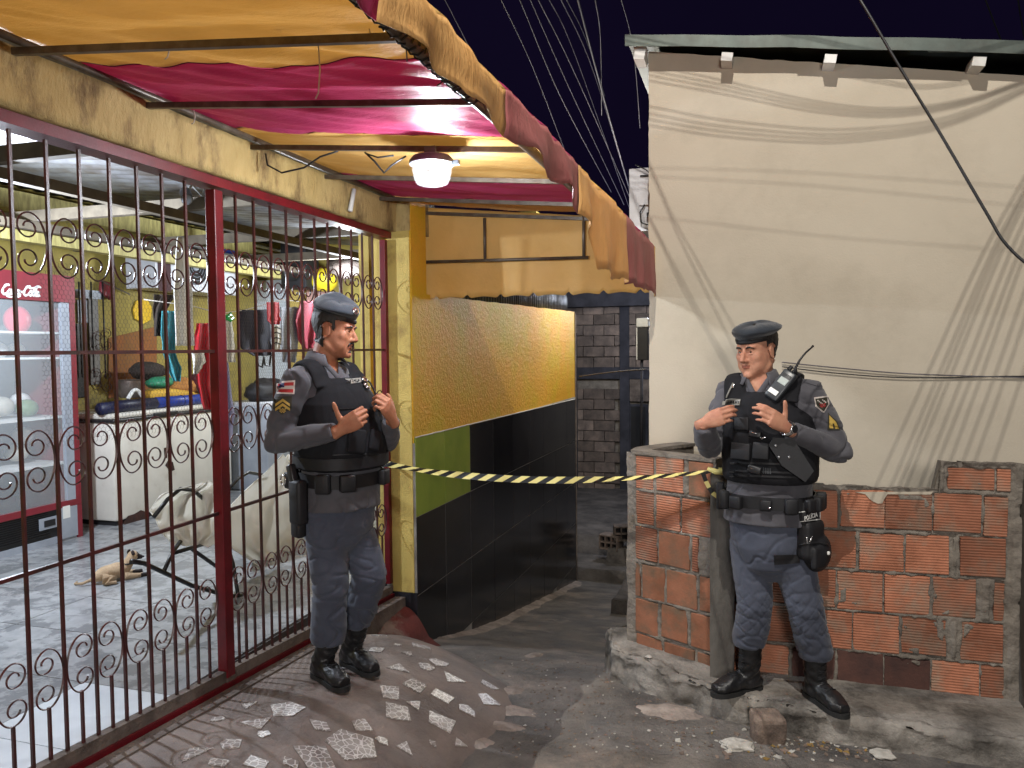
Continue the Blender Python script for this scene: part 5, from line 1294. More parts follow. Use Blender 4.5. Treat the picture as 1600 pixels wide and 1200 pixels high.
# script lettering, drawn as pen strokes
def script(word_strokes,org,uy,uz,sc,r,mat,parent,name):
    mb=MB()
    for st in word_strokes:
        P=[org+uy*(x*sc+y*sc*.32)+uz*(y*sc) for x,y in st]
        Q=[]
        for i in range(len(P)-1):
            p0=P[max(i-1,0)];p1=P[i];p2=P[i+1];p3=P[min(i+2,len(P)-1)]
            for k in range(4):
                t=k/4; Q.append(.5*((2*p1)+(p2-p0)*t+(2*p0-5*p1+4*p2-p3)*t*t+(3*p1-p0-3*p2+p3)*t**3))
        Q.append(P[-1]); n=len(Q); R=[(r*(.65+.55*abs(math.sin(i*.55))),.002) for i in range(n)]
        mb.tube(Q,R,6,side=uz)
    return mb.build(name,mat,parent,True)
Cc=lambda x:[(x+.62,.86),(x+.5,.98),(x+.28,.92),(x+.06,.55),(x+.10,.12),(x+.34,.0),(x+.62,.16),(x+.7,.26)]
oc=lambda x:[(x+.30,.46),(x+.10,.44),(x+.02,.22),(x+.14,.02),(x+.32,.08),(x+.38,.30),(x+.28,.46),(x+.46,.40)]
cc_=lambda x:[(x+.36,.40),(x+.22,.47),(x+.05,.32),(x+.06,.08),(x+.24,.01),(x+.42,.16)]
ac=lambda x:[(x+.34,.42),(x+.16,.46),(x+.02,.24),(x+.10,.02),(x+.28,.12),(x+.38,.46),(x+.34,.10),(x+.44,.02),(x+.56,.12)]
lc_=lambda x:[(x+.0,.14),(x+.22,.62),(x+.26,.96),(x+.14,.96),(x+.06,.5),(x+.10,.06),(x+.26,.04)]
strokes=[Cc(0),oc(.66),cc_(1.14),ac(1.56),[(2.14,.30),(2.26,.34),(2.40,.30)],Cc(2.42),oc(3.08),lc_(3.54),ac(3.82),[(.5,.0),(.9,-.22),(1.6,-.22),(2.2,-.10)],[(2.75,1.0),(3.2,.78),(3.9,1.02),(4.3,.94)]]
pa=onX(2,459,CX+.022); pb_=onX(64,460,CX+.022); scl=(pb_.y-pa.y)/4.55
script(strokes,pa,Vector((0,1,0)),ZV,scl,.009,m_paper,cool,'header_lettering')

# chest freezer
m_fz=M('freezer_enamel',lin((214,210,200)),lin((196,192,182)),scale=3,rough=.4,dirt=lin((150,120,96)),dscale=3,damt=.45,dlo=.56,dhi=.75)
m_rust=M('rust',lin((70,42,34)),lin((40,28,26)),scale=20,rough=.9,bump=.004)
fx=-5.27; fy0,fy1=5.34,6.93; fz=onX(183,660,fx).z
frz=thing('chest_freezer','long white chest freezer with dark lid rim and rust at its foot','freezer',((fx-.35),6.1,FZ))
MB().box((fx-.35,(fy0+fy1)/2,(FZ+.04+fz)/2),(.70,fy1-fy0,fz-FZ-.04),bev=.03).build('cabinet',m_fz,frz,auto=.6)
MB().box((fx-.35,(fy0+fy1)/2,fz+.012),(.73,fy1-fy0+.03,.028),bev=.008).build('lid_rim',m_dark,frz)
MB().box((fx-.36,(fy0+fy1)/2,fz+.05),(.69,fy1-fy0,.05),bev=.02).build('lid',m_fz,frz,auto=.6)
MB().box((fx+.012,fy0+.62,fz+.03),(.03,.30,.035),bev=.008).build('handle',m_dark,frz)
MB().slab(fx-.66,fx-.03,fy0+.03,fy1-.03,FZ,FZ+.045).build('plinth',m_dark,frz)
def rustf(pts,name):
    pol=[onX(x,y,fx+.0015) for x,y in pts]; MB().prism(pol,(.002,0,0)).build(name,m_rust,frz)
rustf([(192,818),(200,806),(210,803),(220,797),(229,800),(233,807),(229,815),(214,820),(202,824)],'rust_patch'); rustf([(258,727),(263,718),(270,722),(273,734),(266,737)],'rust_patch'); rustf([(256,700),(261,699),(261,716),(257,714)],'rust_patch')
# things lying on the freezer lid
ztop=fz+.076
m_blue=M('blue_vinyl',lin((40,64,150)),lin((30,46,110)),scale=8,rough=.4); m_navy=M('navy_vinyl',lin((24,28,60)),lin((18,20,44)),scale=8,rough=.45)
t=thing('rolled_mat','blue vinyl mat rolled up on the chest freezer lid','mat',(fx-.12,6.3,ztop))
MB().tube([(fx-.10,5.95,ztop+.055),(fx-.10,6.4,ztop+.05),(fx-.09,6.9,ztop+.05)],.052,14).build('mat_roll',m_blue,t,True)
for y in (6.05,6.3,6.72): MB().tube([(fx-.10+.053*math.cos(a),y,ztop+.052+.053*math.sin(a)) for a in np.linspace(0,6.28,14,endpoint=False)],.004,5,closed=True).build('binding',m_navy,t,True)
tag(MB().tube([(fx-.10,5.30,ztop+.045),(fx-.10,5.6,ztop+.055),(fx-.10,5.94,ztop+.052)],.054,12).build('dark_bolster',m_navy,None,True),'dark navy roll end to end with the blue mat on the freezer','roll')
tag(MB().tube([(fx-.30,5.9,ztop+.11),(fx-.26,6.3,ztop+.12),(fx-.24,6.85,ztop+.06)],[.05,.055,.045],10).build('yellow_roll',M('mustard_foam',lin((206,164,60)),lin((180,140,50)),rough=.7),None,True),'mustard yellow foam roll behind the blue mat on the freezer','roll')
p=onX(205,606,fx-.28); pot=thing('cooking_pot','dented aluminium pot standing on the freezer','pot',p)
MB().lathe([(0,-.09),(.10,-.09),(.115,-.06),(.118,.07),(.124,.078),(.112,.07),(.108,-.05),(0,-.07)],p,24).build('pot_body',m_steel,pot,auto=.6); MB().box(p+Vector((.0,.13,.04)),(.05,.04,.012)).build('pot_handle',m_dark,pot)
p=onX(212,622,fx-.05); MBd=MB(); MBd.tube([p+Vector((0,-.09+.18*k/12,.0+.075*math.sin(math.pi*k/12))) for k in range(13)],.018,8)
tag(MBd.build('white_pipe_bend',m_white,None,True),'white curved pipe piece on top of the blue mat','pipe')
m_teal=M('teal_cloth',lin((70,150,160)),lin((52,122,134)),scale=6,rough=.85,bump=.003); m_junk=M('dark_cloth',lin((56,46,40)),lin((36,32,30)),scale=6,rough=.9,bump=.01,bscale=20)
def heap(name,label,cat,c,r,mat,seed,group=None):
    mb=MB(); mb.ball((0,0,0),r,28,18); V=[]
    for v in mb.V:
        k=1+.35*fbm(v.x*1.0+seed,v.y,v.z,5)+.12*nz(v.x*18+seed,v.y*18,v.z*18); V.append(Vector(c)+v*k)
    return tag(MB().add(V,mb.F).build(name,mat,None,True),label,cat,group)
heap('green_bag','crumpled green plastic bag on the freezer behind the mustard roll','bag',onX(247,598,fx-.40),(.11,.16,.06),M('green_plastic',lin((52,140,104)),lin((40,110,84)),rough=.4),1)
heap('cloth_heap','orange brown cloth heap on the far end of the freezer','cloth',onX(285,605,fx-.35),(.16,.22,.10),M('ochre_cloth',lin((176,120,60)),lin((140,92,44)),rough=.9),2)
heap('plant_tangle','dark tangle of leaves and cords behind the cooking pot','plant',onX(232,580,fx-.55),(.12,.22,.09),m_junk,3)
heap('cloth_heap','dark maroon cloth heap beside the gate post on the freezer','cloth',onX(312,600,fx-.25),(.14,.14,.12),M('maroon_cloth',lin((86,30,34)),lin((60,24,26)),rough=.9),4)
# back wall corner: poster, window bars, wall marks
wx=-6.09
def wallrect(name,mat,parent,px0,py0,px1,py1,dx=.01,x=wx):
    a=onX(px0,py0,x); b=onX(px1,py1,x); return MB().slab(x,x+dx,min(a.y,b.y),max(a.y,b.y),min(a.z,b.z),max(a.z,b.z)).build(name,mat,parent)
win=thing('barred_window','small window with dark bars and curled ironwork on the yellow wall','window',onX(150,560,wx))
wallrect('frame',m_cgrey,win,118,452,156,468,.03); wallrect('pane',m_cgrey,win,120,468,150,505,.01); wallrect('pane',m_dark,win,114,505,135,620,.012); wallrect('pane',M('dim_pane',lin((120,116,112)),rough=.5),win,136,466,156,600,.012)
for px in (123,142,160): a=onX(px,440,wx+.04); b=onX(px,590,wx+.04); MB().tube([(wx+.04,a.y,a.z),(wx+.04,a.y,b.z)],.008,6).build('bar',m_dark,win,True)
for px,py in ((150,592),(166,595),(152,535),(166,530)):
    o=link('scroll',SM[1],win); q=onX(px,py,wx+.05); o.location=q; o.scale=(1,1.2,1.0)
rd=thing('red_cloth','small red cloth hanging from a nail on the yellow wall','cloth',onX(170,450,wx))
V,F=grid(8,8,lambda u,v:onX(156+u*22-v*2,437+u*6+v*28*(1-.55*abs(u-.75)),wx+.03+.02*math.sin(u*9)*v)); V,F=thick(V,F,.003); link('drape',meshdata('d',V,F,True),rd,m_cred)
MB().tube([onX(156,438,wx+.03),onX(203,460,wx+.03)],.008,6).build('stick',m_dwood,rd)
pol=[onX(x,y,wx+.004) for x,y in ((207,484),(212,470),(228,467),(236,480),(234,500),(222,506),(210,498))]
tag(MB().prism(pol,(.012,0,0)).build('yellow_plaque',M('bright_yellow',lin((222,184,40)),lin((206,164,30)),rough=.5),None),'bright yellow seven sided cutout on the wall behind the freezer','cutout')
V,F=grid(14,8,lambda u,v:onX(170+u*75,(528-18*u)+v*(95),wx+.006+.03*nz(u*4,v*4)*0)); V,F=thick(V,F,.004)
link('painted_patch',meshdata('painted_patch',V,F),shop,M('terracotta_paint',lin((150,92,48)),lin((128,80,44)),scale=3,rough=.8,dirt=lin((110,88,44)),dscale=3,damt=.6))
# light cord with hanging drops along the wall
lg=thing('light_garland','thin dark garland of fairy lights sagging along the yellow wall','garland',onX(100,330,wx+.03))
gp=[(5,325),(40,330),(80,334),(120,330),(160,316),(185,332),(215,344),(250,352)]
MB().tube([onX(x,y,wx+.03) for x,y in gp],.004,5).build('cord',m_dark,lg,True)
for px in range(20,250,14):
    y=interp(px,gp); MB().tube([onX(px,y,wx+.03),onX(px+1,y+28+8*math.sin(px),wx+.03)],.0022,4).build('drop',m_dark,lg)
# air conditioner outdoor unit on the wall
acu=thing('air_conditioner','white outdoor air conditioner unit with dark round fan grille on the wall','air conditioner',onX(310,415,-5.75))
ax_=-5.62
def acr(name,mat,px0,py0,px1,py1,x0,x1):
    a=onX(px0,py0,x1); b=onX(px1,py1,x1); return MB().slab(x0,x1,min(a.y,b.y),max(a.y,b.y),min(a.z,b.z),max(a.z,b.z)).build(name,mat,acu)
acr('cabinet',m_wplast,241,372,372,462,-5.98,ax_); acr('side_louvre',M('maroon_louvre',lin((70,40,44)),rough=.7),246,376,268,456,ax_,ax_+.006); acr('brand_strip',m_blue,345,388,368,398,ax_,ax_+.005)  # louvre strip in one plain dark maroon
q=onX(305,416,ax_+.004); Rq=Matrix.Rotation(math.pi/2,3,'Y')
MB().lathe([(0,.004),(.20,.004),(.20,0)],q,32,Rq).build('fan_opening',m_dark,acu)
for k in range(5):
    rr=.04+.038*k; MB().tube([q+Vector((.012,rr*math.cos(t),rr*math.sin(t))) for t in np.linspace(0,6.283,28,endpoint=False)],.003,4,closed=True).build('grille_ring',m_cgrey,acu,True)
MB().lathe([(0,.02),(.045,.018),(.05,.005)],q,16,Rq).build('fan_hub',m_cgrey,acu)
# washing machine right of the freezer
wm=thing('washing_machine','grey white washing machine right of the freezer, half hidden by gate post','washing machine',(-5.0,7.4,FZ))
a=onX(385,640,-4.95); MB().box((-5.25,7.42,(FZ+a.z)/2),(.6,.62,a.z-FZ),bev=.025).build('cabinet',m_cgrey,wm,auto=.6); MB().box((-5.25,7.42,a.z+.02),(.56,.58,.05),bev=.015).build('lid',m_wplast,wm,auto=.6)
heap('black_bag','black plastic bag heaped on the washing machine','bag',Vector((-5.2,7.5,a.z+.15)),(.2,.34,.15),m_gear,7)
# bright door panel, speakers and shelf at the back
ey=8.58
def endrect(name,mat,parent,px0,py0,px1,py1,y=ey,d=.02):
    a=onY(px0,py0,y); b=onY(px1,py1,y); return MB().slab(min(a.x,b.x),max(a.x,b.x),y-d,y,min(a.z,b.z),max(a.z,b.z)).build(name,mat,parent)
dr=thing('white_door','white dimpled door panel at the back of the bar','door',onY(430,560,ey)); 
m_lat=M('dimpled_white',lin((214,220,228)),lin((190,198,208)),scale=60,rough=.5,bump=.006,bscale=60)
endrect('panel',m_lat,dr,376,440,452,640,ey-.01,.03)
endrect('frame',m_white,dr,370,432,376,640,ey-.01,.05); endrect('frame',m_white,dr,452,432,458,640,ey-.01,.05)
endrect('yellow_pilaster',m_yel,shop,459,380,478,640,ey-.005,.12); endrect('pink_panel',M('pink_paint',lin((214,170,160)),rough=.7),shop,480,440,520,640,ey-.002,.02); endrect('yellow_pilaster',m_yel,shop,572,370,592,640,5.2,.12)
endrect('grey_panel',M('grey_wall',lin((120,116,112)),rough=.8),shop,330,345,560,372,ey-.001,.03)
for px,py in ((385,390),(405,402),(425,415),(440,425)):
    a=onY(px,py,ey-.2); MB().tube([(a.x-.6,8.35,a.z+.22),(a.x+.75,8.35,a.z-.10)],.02,6).build('sloping_batten',m_white,shop)
sp=thing('loudspeaker','black loudspeaker box hung high at the back of the bar','loudspeaker',onY(460,415,8.0))
a=onY(441,378,8.0); b=onY(482,450,8.0); MB().box(((a.x+b.x)/2,8.1,(a.z+b.z)/2),(b.x-a.x,.3,a.z-b.z),bev=.015).build('box',m_gear,sp,auto=.6)
MB().lathe([(0,.02),(.03,.02),(.11,.0),(.12,.01)],((a.x+b.x)/2,7.945,(a.z+b.z)/2-.08),20,Matrix.Rotation(math.pi/2,3,'X')).build('cone',m_dark,sp,True)
MB().tube([(b.x-.1,8.1,a.z),(b.x-.1,8.1,a.z+.35)],.012,6).build('hanger',m_dark,sp)
heap('yellow_bag','bright yellow bag on the shelf behind the officer beret','bag',onY(505,438,8.2),(.18,.12,.13),M('yellow_plastic',lin((230,205,50)),rough=.4),9)
heap('dark_heap','dark bundle stored under the roof near the gate jamb','bundle',onY(540,412,7.4),(.22,.15,.14),m_junk,11)
# clothes line
cl=thing('clothes_line','thin white washing line strung behind the gate','line',onX(400,480,-4.2))
lp=[(225,468),(300,478),(345,490),(385,484),(440,468),(520,478),(570,470)]
MB().tube([onX(x,y,-4.2) for x,y in lp],.004,5).build('line_cord',m_string,cl,True)
def garment(name,label,cat,poly,x,mat,seed,wav=.03,th=.006,parts=None):
    """hanging cloth whose outline follows rows (left,right) of sight lines from top to bottom"""
    nv=len(poly)-1
    def fn(u,v):
        k=min(int(v*nv),nv-1); t=v*nv-k; a,b=poly[k],poly[k+1]
        y=a[0]+(b[0]-a[0])*t; l=a[1]+(b[1]-a[1])*t; r=a[2]+(b[2]-a[2])*t
        l+=1.5*nz(v*7+seed,3); r+=1.5*nz(v*7+seed,9)
        return onX(l+(r-l)*u,y+1.2*nz(u*5,seed),x+wav*(math.sin(u*11+seed+2*v)+.6*nz(u*6,v*3,seed))*(.3+.7*v))
    V,F=grid(22,28,fn); V,F=thick(V,F,th); return tag(link(name,meshdata(name,V,F,True),None,mat),label,cat,'washing hung behind the gate')
m_navyc=M('navy_cloth',lin((34,34,52)),lin((26,26,40)),scale=8,rough=.9,bump=.002,bscale=200); m_greyc=M('grey_cloth',lin((150,154,164)),lin((128,132,142)),scale=6,rough=.9,bump=.002,bscale=200); m_redc=M('red_cloth',lin((190,34,44)),lin((160,26,36)),scale=6,rough=.85); m_wcloth=M('white_cloth',lin((222,220,214)),lin((200,198,192)),scale=6,rough=.9,bump=.002,bscale=150); m_maroonc=M('crimson_cloth',lin((150,30,56)),lin((124,24,46)),scale=6,rough=.85)
garment('towel','long white towel hanging in front of the air conditioner','towel',[(370,278,289),(400,275,294),(460,273,300),(540,276,304)],-4.1,m_wcloth,1,.012)
garment('shirt','teal blue shirt hanging left of the white towel','shirt',[(486,254,272),(520,252,275),(550,256,272),(575,262,284),(596,272,282)],-4.2,m_teal,2)
garment('shirt','dark shirt hanging on the line left of the teal one','shirt',[(460,241,276),(490,240,256),(525,241,252)],-4.25,m_junk,3)
garment('flag_cloth','red cloth with white lower half hanging left of the gate post','cloth',[(505,308,326),(530,304,328),(552,302,330),(600,308,330),(640,318,336)],-4.15,m_redc,4)
garment('cloth','white cloth hanging under the red one by the gate post','cloth',[(548,299,318),(565,301,322),(584,303,309)],-4.10,m_wcloth,5)
garment('shorts','black navy shorts hanging on the washing line','shorts',[(484,374,420),(520,372,424),(545,378,424),(556,396,424)],-4.2,m_navyc,6,.018)
garment('sock','red sock pegged beside the black shorts','sock',[(472,417,436),(500,419,438),(507,424,437)],-4.15,m_redc,7,.012)
garment('shirt','grey shirt hanging between the red sock and crimson shirt','shirt',[(480,438,470),(540,441,466),(566,442,462)],-4.22,m_greyc,8,.018)
garment('shirt','crimson shirt hanging beside the officer head','shirt',[(470,470,496),(500,462,494),(530,466,492),(545,474,490)],-4.18,m_maroonc,9,.02)
garment('sheet','thin lilac sheet hanging just right of the gate post','sheet',[(500,343,352),(580,344,358),(650,344,366),(700,346,362)],-4.1,M('lilac_cloth',lin((150,150,190)),lin((128,128,168)),rough=.85),10,.015)
garment('bag','clear white plastic bag tied with green ribbon on the line','bag',[(500,352,362),(530,354,366),(566,354,368)],-4.05,m_wcloth,12,.015)
p=onX(354,496,-4.03); gr=MB()
for s in (-1,1): gr.tube([p,p+Vector((0,s*.06,.03)),p+Vector((0,s*.09,0)),p+Vector((0,s*.05,-.02)),p],[(.018,.004)]*5,8)
gr.ball(p,.022,10,8); tag(gr.build('green_bow',M('green_ribbon',lin((40,180,90)),rough=.35),None,True),'shiny green ribbon bow tied on the washing line','bow')
slp=garment('slipper','white slipper with black straps hanging under the red sock','slipper',[(508,425,437),(530,426,440),(548,428,436)],-4.12,m_wcloth,13,.01)
for dy in (514,522,530,538): MB().tube([onX(425,dy,-4.09),onX(432,dy-3,-4.07),onX(439,dy,-4.09)],.006,5).build('strap',m_dark,slp)
MB().tube([onX(x,y,-4.18) for x,y in ((402,556),(403,570),(410,574),(412,558),(414,570),(421,572),(423,556))],.010,6).build('drawstring',m_dark,bpy.data.objects['shorts'])
# cctv camera
p=onX(291,306,-3.5); cc=thing('security_camera','black bullet security camera under the roof inside the gate','camera',p)
d=Vector((.55,-.6,-.35)).normalized(); MB().tube([p-d*.10,p+d*.10],.036,14).build('housing',m_dark,cc,auto=.5); MB().lathe([(0,.002),(.026,.002),(.034,.0)],p+d*.102,16,d.to_track_quat('Z','Y').to_matrix()).build('lens_ring',m_cgrey,cc)
MB().tube([p-d*.08,p+Vector((-.05,.12,.10)),p+Vector((-.02,.2,.02)),p+Vector((0,.2,.24))],.012,6).build('bracket',m_white,cc,True); MB().tube([p-d*.1,p+Vector((-.06,.05,.14)),p+Vector((0,.1,.26))],.006,5).build('cable',m_dark,cc,True)
# rocking chair frame with a white sheet thrown over it
ch=thing('folding_chair','black tubular reclining chair frame with white sheet thrown over it','chair',onZ(300,920,FZ))
T_=lambda px,py,X:onX(px,py,X)
MB().tube([T_(205,877,-3.05),T_(225,880,-3.05),T_(300,915,-3.05),T_(360,932,-3.02),T_(418,928,-3.0)],.013,8).build('rail',m_dark,ch,True)
MB().tube([T_(300,858,-3.35),T_(345,890,-3.35),T_(390,905,-3.35),T_(470,902,-3.35)],.013,8).build('rail',m_dark,ch,True)
MB().tube([T_(256,893,-3.05),T_(270,862,-3.1),T_(282,846,-3.12)],.012,8).build('leg',m_dark,ch,True)
MB().tube([T_(272,864,-3.1),T_(333,846,-3.35)],.012,8).build('crossbar',m_dark,ch,True)
MB().tube([T_(240,808,-3.2),T_(262,780,-3.2),T_(282,764,-3.2),T_(302,766,-3.25),T_(330,790,-3.3)],.012,8).build('armrest',m_dark,ch,True)
MB().tube([T_(350,772,-3.35),T_(372,748,-3.4),T_(388,738,-3.42),T_(410,742,-3.42)],.012,8).build('armrest',m_dark,ch,True)
MB().tube([T_(372,930,-3.0),T_(364,880,-3.1),T_(352,840,-3.3)],.012,8).build('leg',m_dark,ch,True)
m_sheet=fabric('white_sheet_cloth',lin((236,233,226)),lin((222,219,211)),.5,.9)
prof=[(712,440,462),(740,412,474),(770,378,478),(800,350,478),(830,352,476),(858,362,470),(900,430,472)]
def sheetf(u,v):
    k=min(int(v*6),5); t=v*6-k; a,b=prof[k],prof[k+1]; y=a[0]+(b[0]-a[0])*t; l=a[1]+(b[1]-a[1])*t; r=a[2]+(b[2]-a[2])*t
    dx=.05*math.sin(u*13+2.5*v+1.5*nz(u*3,v*3))+.06*nz(u*5,v*4,3)
    return onX(l+(r-l)*u,y+4*nz(u*5,v*3,9),-3.28+dx*(.4+.6*v)-.18*math.sin(v*3.1))
V,F=grid(46,46,sheetf); V,F=thick(V,F,.004); tag(link('white_sheet',meshdata('white_sheet',V,F,True),None,m_sheet),'large white sheet draped over the back of the chair frame','sheet')
prof2=[(760,300,352),(775,250,352),(795,234,354),(815,244,354),(835,255,354),(852,275,330)]
def sheetg(u,v):
    k=min(int(v*5),4); t=v*5-k; a,b=prof2[k],prof2[k+1]; y=a[0]+(b[0]-a[0])*t; l=a[1]+(b[1]-a[1])*t; r=a[2]+(b[2]-a[2])*t
    return onX(l+(r-l)*u,y+6*nz(u*5,v*4,2)-14*math.sin(u*3.1)*(1-v)*.4,-3.2+.05*math.sin(u*17+4*v+2*nz(u*4,v*4))+.07*nz(u*6,v*5,5)-.12*math.sin(v*3.1))
V,F=grid(46,34,sheetg); V,F=thick(V,F,.004); tag(link('white_cover',meshdata('white_cover',V,F,True),None,m_sheet),'white lace edged cloth bunched over the chair seat','sheet')
# the dog, asleep with its head turned to the chair
dz=FZ; dp=onZ(196,903,FZ); dog=thing('dog','small tan dog with a collar and dark muzzle lying on the tiled floor','dog',dp)
U=Vector((.35,.94,0)).normalized(); Wd=ZV.cross(U)
DS=.56
K=lambda a,b,c: dp+(U*a+Wd*b+ZV*c)*DS
mb=MB()
class DogMB(MB):
    def tube(s,P,R,*a,**k):
        R=[tuple(q*DS for q in r) if isinstance(r,tuple) else r*DS for r in R] if isinstance(R,list) else (tuple(q*DS for q in R) if isinstance(R,tuple) else R*DS)
        return MB.tube(s,P,R,*a,**k)
    def ball(s,c,r,*a,**k): return MB.ball(s,c,tuple(q*DS for q in r) if isinstance(r,tuple) else r*DS,*a,**k)
mb=DogMB()
mb.tube([K(-.36,.02,.08),K(-.24,.02,.105),K(-.08,.0,.115),K(.02,-.02,.13)],[(.05,.06),(.085,.095),(.095,.10),(.07,.075)],18)
mb.tube([K(-.02,-.02,.12),K(.03,-.03,.19),K(.07,-.03,.245)],[.072,.060,.055],16)
mb.ball(K(.085,-.03,.265),(.062,.06,.056),16,12); mb.tube([K(.10,-.03,.255),K(.15,-.045,.235),K(.185,-.05,.225)],[.044,.034,.024],14)
mb.tube([K(-.05,-.09,.05),K(.06,-.12,.035),K(.19,-.12,.022),K(.24,-.12,.02)],[.045,.032,.022,.024],12)
mb.tube([K(-.05,.08,.05),K(.08,.10,.035),K(.20,.09,.022),K(.25,.085,.02)],[.045,.032,.022,.024],12)
mb.tube([K(-.30,-.08,.07),K(-.20,-.13,.06),K(-.30,-.15,.03),K(-.18,-.16,.022)],[.06,.05,.03,.022],12)
mb.tube([K(-.36,.03,.07),K(-.46,.08,.03),K(-.5,.18,.02),K(-.44,.26,.018)],[.022,.018,.014,.009],10)
dm=remesh(mb,.0042,3,.5); displace(dm,lambda c,n:.002*nz(c.x*60,c.y*60,c.z*60))
m_tan=M('tan_fur',lin((178,154,126)),lin((150,126,100)),scale=10,rough=.9,bump=.004,bscale=140); m_dfur=M('dark_fur',lin((46,36,34)),lin((32,26,26)),scale=12,rough=.9,bump=.004,bscale=140)
db=link('body',dm,dog,m_tan); dm.materials.append(m_dfur)
for p_ in dm.polygons:
    q=p_.center-dp
    if (q.dot(U)>.115*DS and q.z>.16*DS) or (q.dot(U)>.12*DS and q.z<.05*DS): p_.material_index=1
for s in (-1,1):
    R=Matrix((U,Wd,ZV)).transposed(); DogMB().ball(K(.06,-.03+s*.052,.305),(.022,.012,.034),10,8,R@Matrix.Rotation(s*.5,3,'X')).build('ear',m_dfur,db,True)
    DogMB().ball(K(.135,-.034+s*.030,.275),.0075,8,6).build('eye',m_dark,db,True)
DogMB().ball(K(.20,-.052,.228),.012,8,6).build('nose',m_dark,db,True)
DogMB().tube([K(.025+.03*math.cos(t)*.3-.0,-.03+.068*math.cos(t),.185+.0*math.sin(t)-.0)+U*(.066*DS*math.sin(t)) for t in np.linspace(0,6.283,22,endpoint=False)],(.010,.004),6,closed=True,side=ZV).build('collar',m_dark,db,True)
# ---------------------------------------------------------------- barrier tape
m_ty=M('tape_yellow',lin((226,214,140)),lin((206,192,118)),scale=9,rough=.35); m_tb=M('tape_black',(.014,.014,.015),rough=.35)
tp=thing('barrier_tape','yellow and black striped barrier tape strung from the gate to the brick fence','barrier tape',onY(900,740,4.3))
A0=onX(592,723,-2.26); A1=Vector((-.16,3.895,0)); A1.z=onY(1112,736,3.895).z
TP=[(592,722),(640,728),(690,731),(733,735),(800,738),(860,741),(920,741),(980,740),(1050,737),(1112,733)]
def tpt(t):
    p=A0.lerp(A1,t); px=592+(1112-592)*t
    # sag measured against the straight chord
    p.z-=.075*4*t*(1-t); return p
n=38
for k in range(n):
    t0,t1=k/n,(k+1)/n; V=[]; tw0=.75+.5*nz(t0*5,1)+.35*math.sin(t0*9); tw1=.75+.5*nz(t1*5,1)+.35*math.sin(t1*9)
    d=(A1-A0).normalized(); s=ZV.cross(d).normalized()
    w=.021
    def edge(t,tw,sg): 
        c=tpt(t); u=ZV*math.cos(tw)+s*math.sin(tw); return c+u*(w*sg)+d*(.030*sg)
    V=[edge(t0,tw0,-1),edge(t1,tw1,-1),edge(t1,tw1,1),edge(t0,tw0,1)]
    V,F=thick(V,[(0,1,2,3)],.0005); link('stripe',meshdata('stripe',V,F),tp,m_ty if k%2==0 else m_tb)
# knot and loose tail at the post
mb=MB(); kp=A1+Vector((.0,-.006,0))
mb.tube([kp+Vector((-.03,.0,.012)),kp+Vector((.01,-.012,.0)),kp+Vector((.05,-.006,-.004)),kp+Vector((.095,0,-.002))],[(.010,.005),(.015,.007),(.012,.005),(.010,.004)],8).build('knot',m_ty,tp,True)
tail=[(1098,738),(1103,752),(1108,762),(1113,770),(1122,777),(1128,778)]
for k in range(len(tail)-1):
    a=onY(*tail[k],3.888); b=onY(*tail[k+1],3.888); d=(b-a); s=d.cross(Vector((0,1,0))).normalized()*.011
    V,F=thick([a-s,b-s*.9,b+s*.9,a+s],[(0,1,2,3)],.0006); link('tail',meshdata('tail',V,F),tp,m_ty if k%2 else m_tb)
for k in range(6):
    a=kp+Vector((.0+.018*k,-.004,.006)); V,F=thick([a+Vector((0,0,-.016)),a+Vector((.018,0,-.016)),a+Vector((.023,0,.014)),a+Vector((.005,0,.014))],[(0,1,2,3)],.0006); link('stripe',meshdata('stripe',V,F),tp,m_tb if k%2==0 else m_ty)
# ---------------------------------------------------------------- stones and litter on the kerb
m_stone=M('rough_stone',lin((146,128,114)),lin((104,90,82)),scale=9,rough=.95,bump=.012,bscale=40,dirt=lin((66,58,54)),dscale=7,damt=.7)
def rock(p,size,seed,name,label,cat,mat,group=None,rz=0):
    mb=MB().box((0,0,0),size,Matrix.Rotation(rz,3,'Z'),bev=min(size)*.16)
    me=meshdata(name,mb.V,mb.F); bm=bmesh.new(); bm.from_mesh(me); bmesh.ops.subdivide_edges(bm,edges=bm.edges[:],cuts=2,use_grid_fill=True); bm.to_mesh(me); bm.free()
    displace(me,lambda c,n:n*(max(size)*.10*fbm(c.x+seed,c.y,c.z,9))+n*(max(size)*.04*nz(c.x*40+seed,c.y*40,c.z*40)))
    o=link(name,me,None,mat); o.location=p; return tag(o,label,cat,group)
p=onZ(1200,1172,-.19); rock(Vector((p.x,p.y+.05,-.12)),(.135,.13,.15),3,'stone_block','squared rough stone standing against the kerb between the officer boots','stone',m_stone,rz=.3)
m_litter=M('litter_paper',lin((190,186,178)),lin((150,146,138)),scale=20,rough=.8)
lit=MB(); m2=MB(); m3=MB()
for k in range(260):
    px=random.gauss(1270,110); py=1150+random.gauss(20,20)
    if not(1050<px<1600 and 1118<py<1196): continue
    p=onZ(px,py,-.17); p.z=road_h(p.x,p.y)-.001; r=abs(random.gauss(.006,.005))+.002; a=random.random()*6
    q=[p+Vector((r*math.cos(a+t)*random.uniform(.5,1.3),r*math.sin(a+t)*random.uniform(.5,1.3),random.uniform(0,.006))) for t in (0,1.6,3.1,4.7)]
    (lit if k%5<2 else m2 if k%5<4 else m3).prism(q,(0,0,.003))
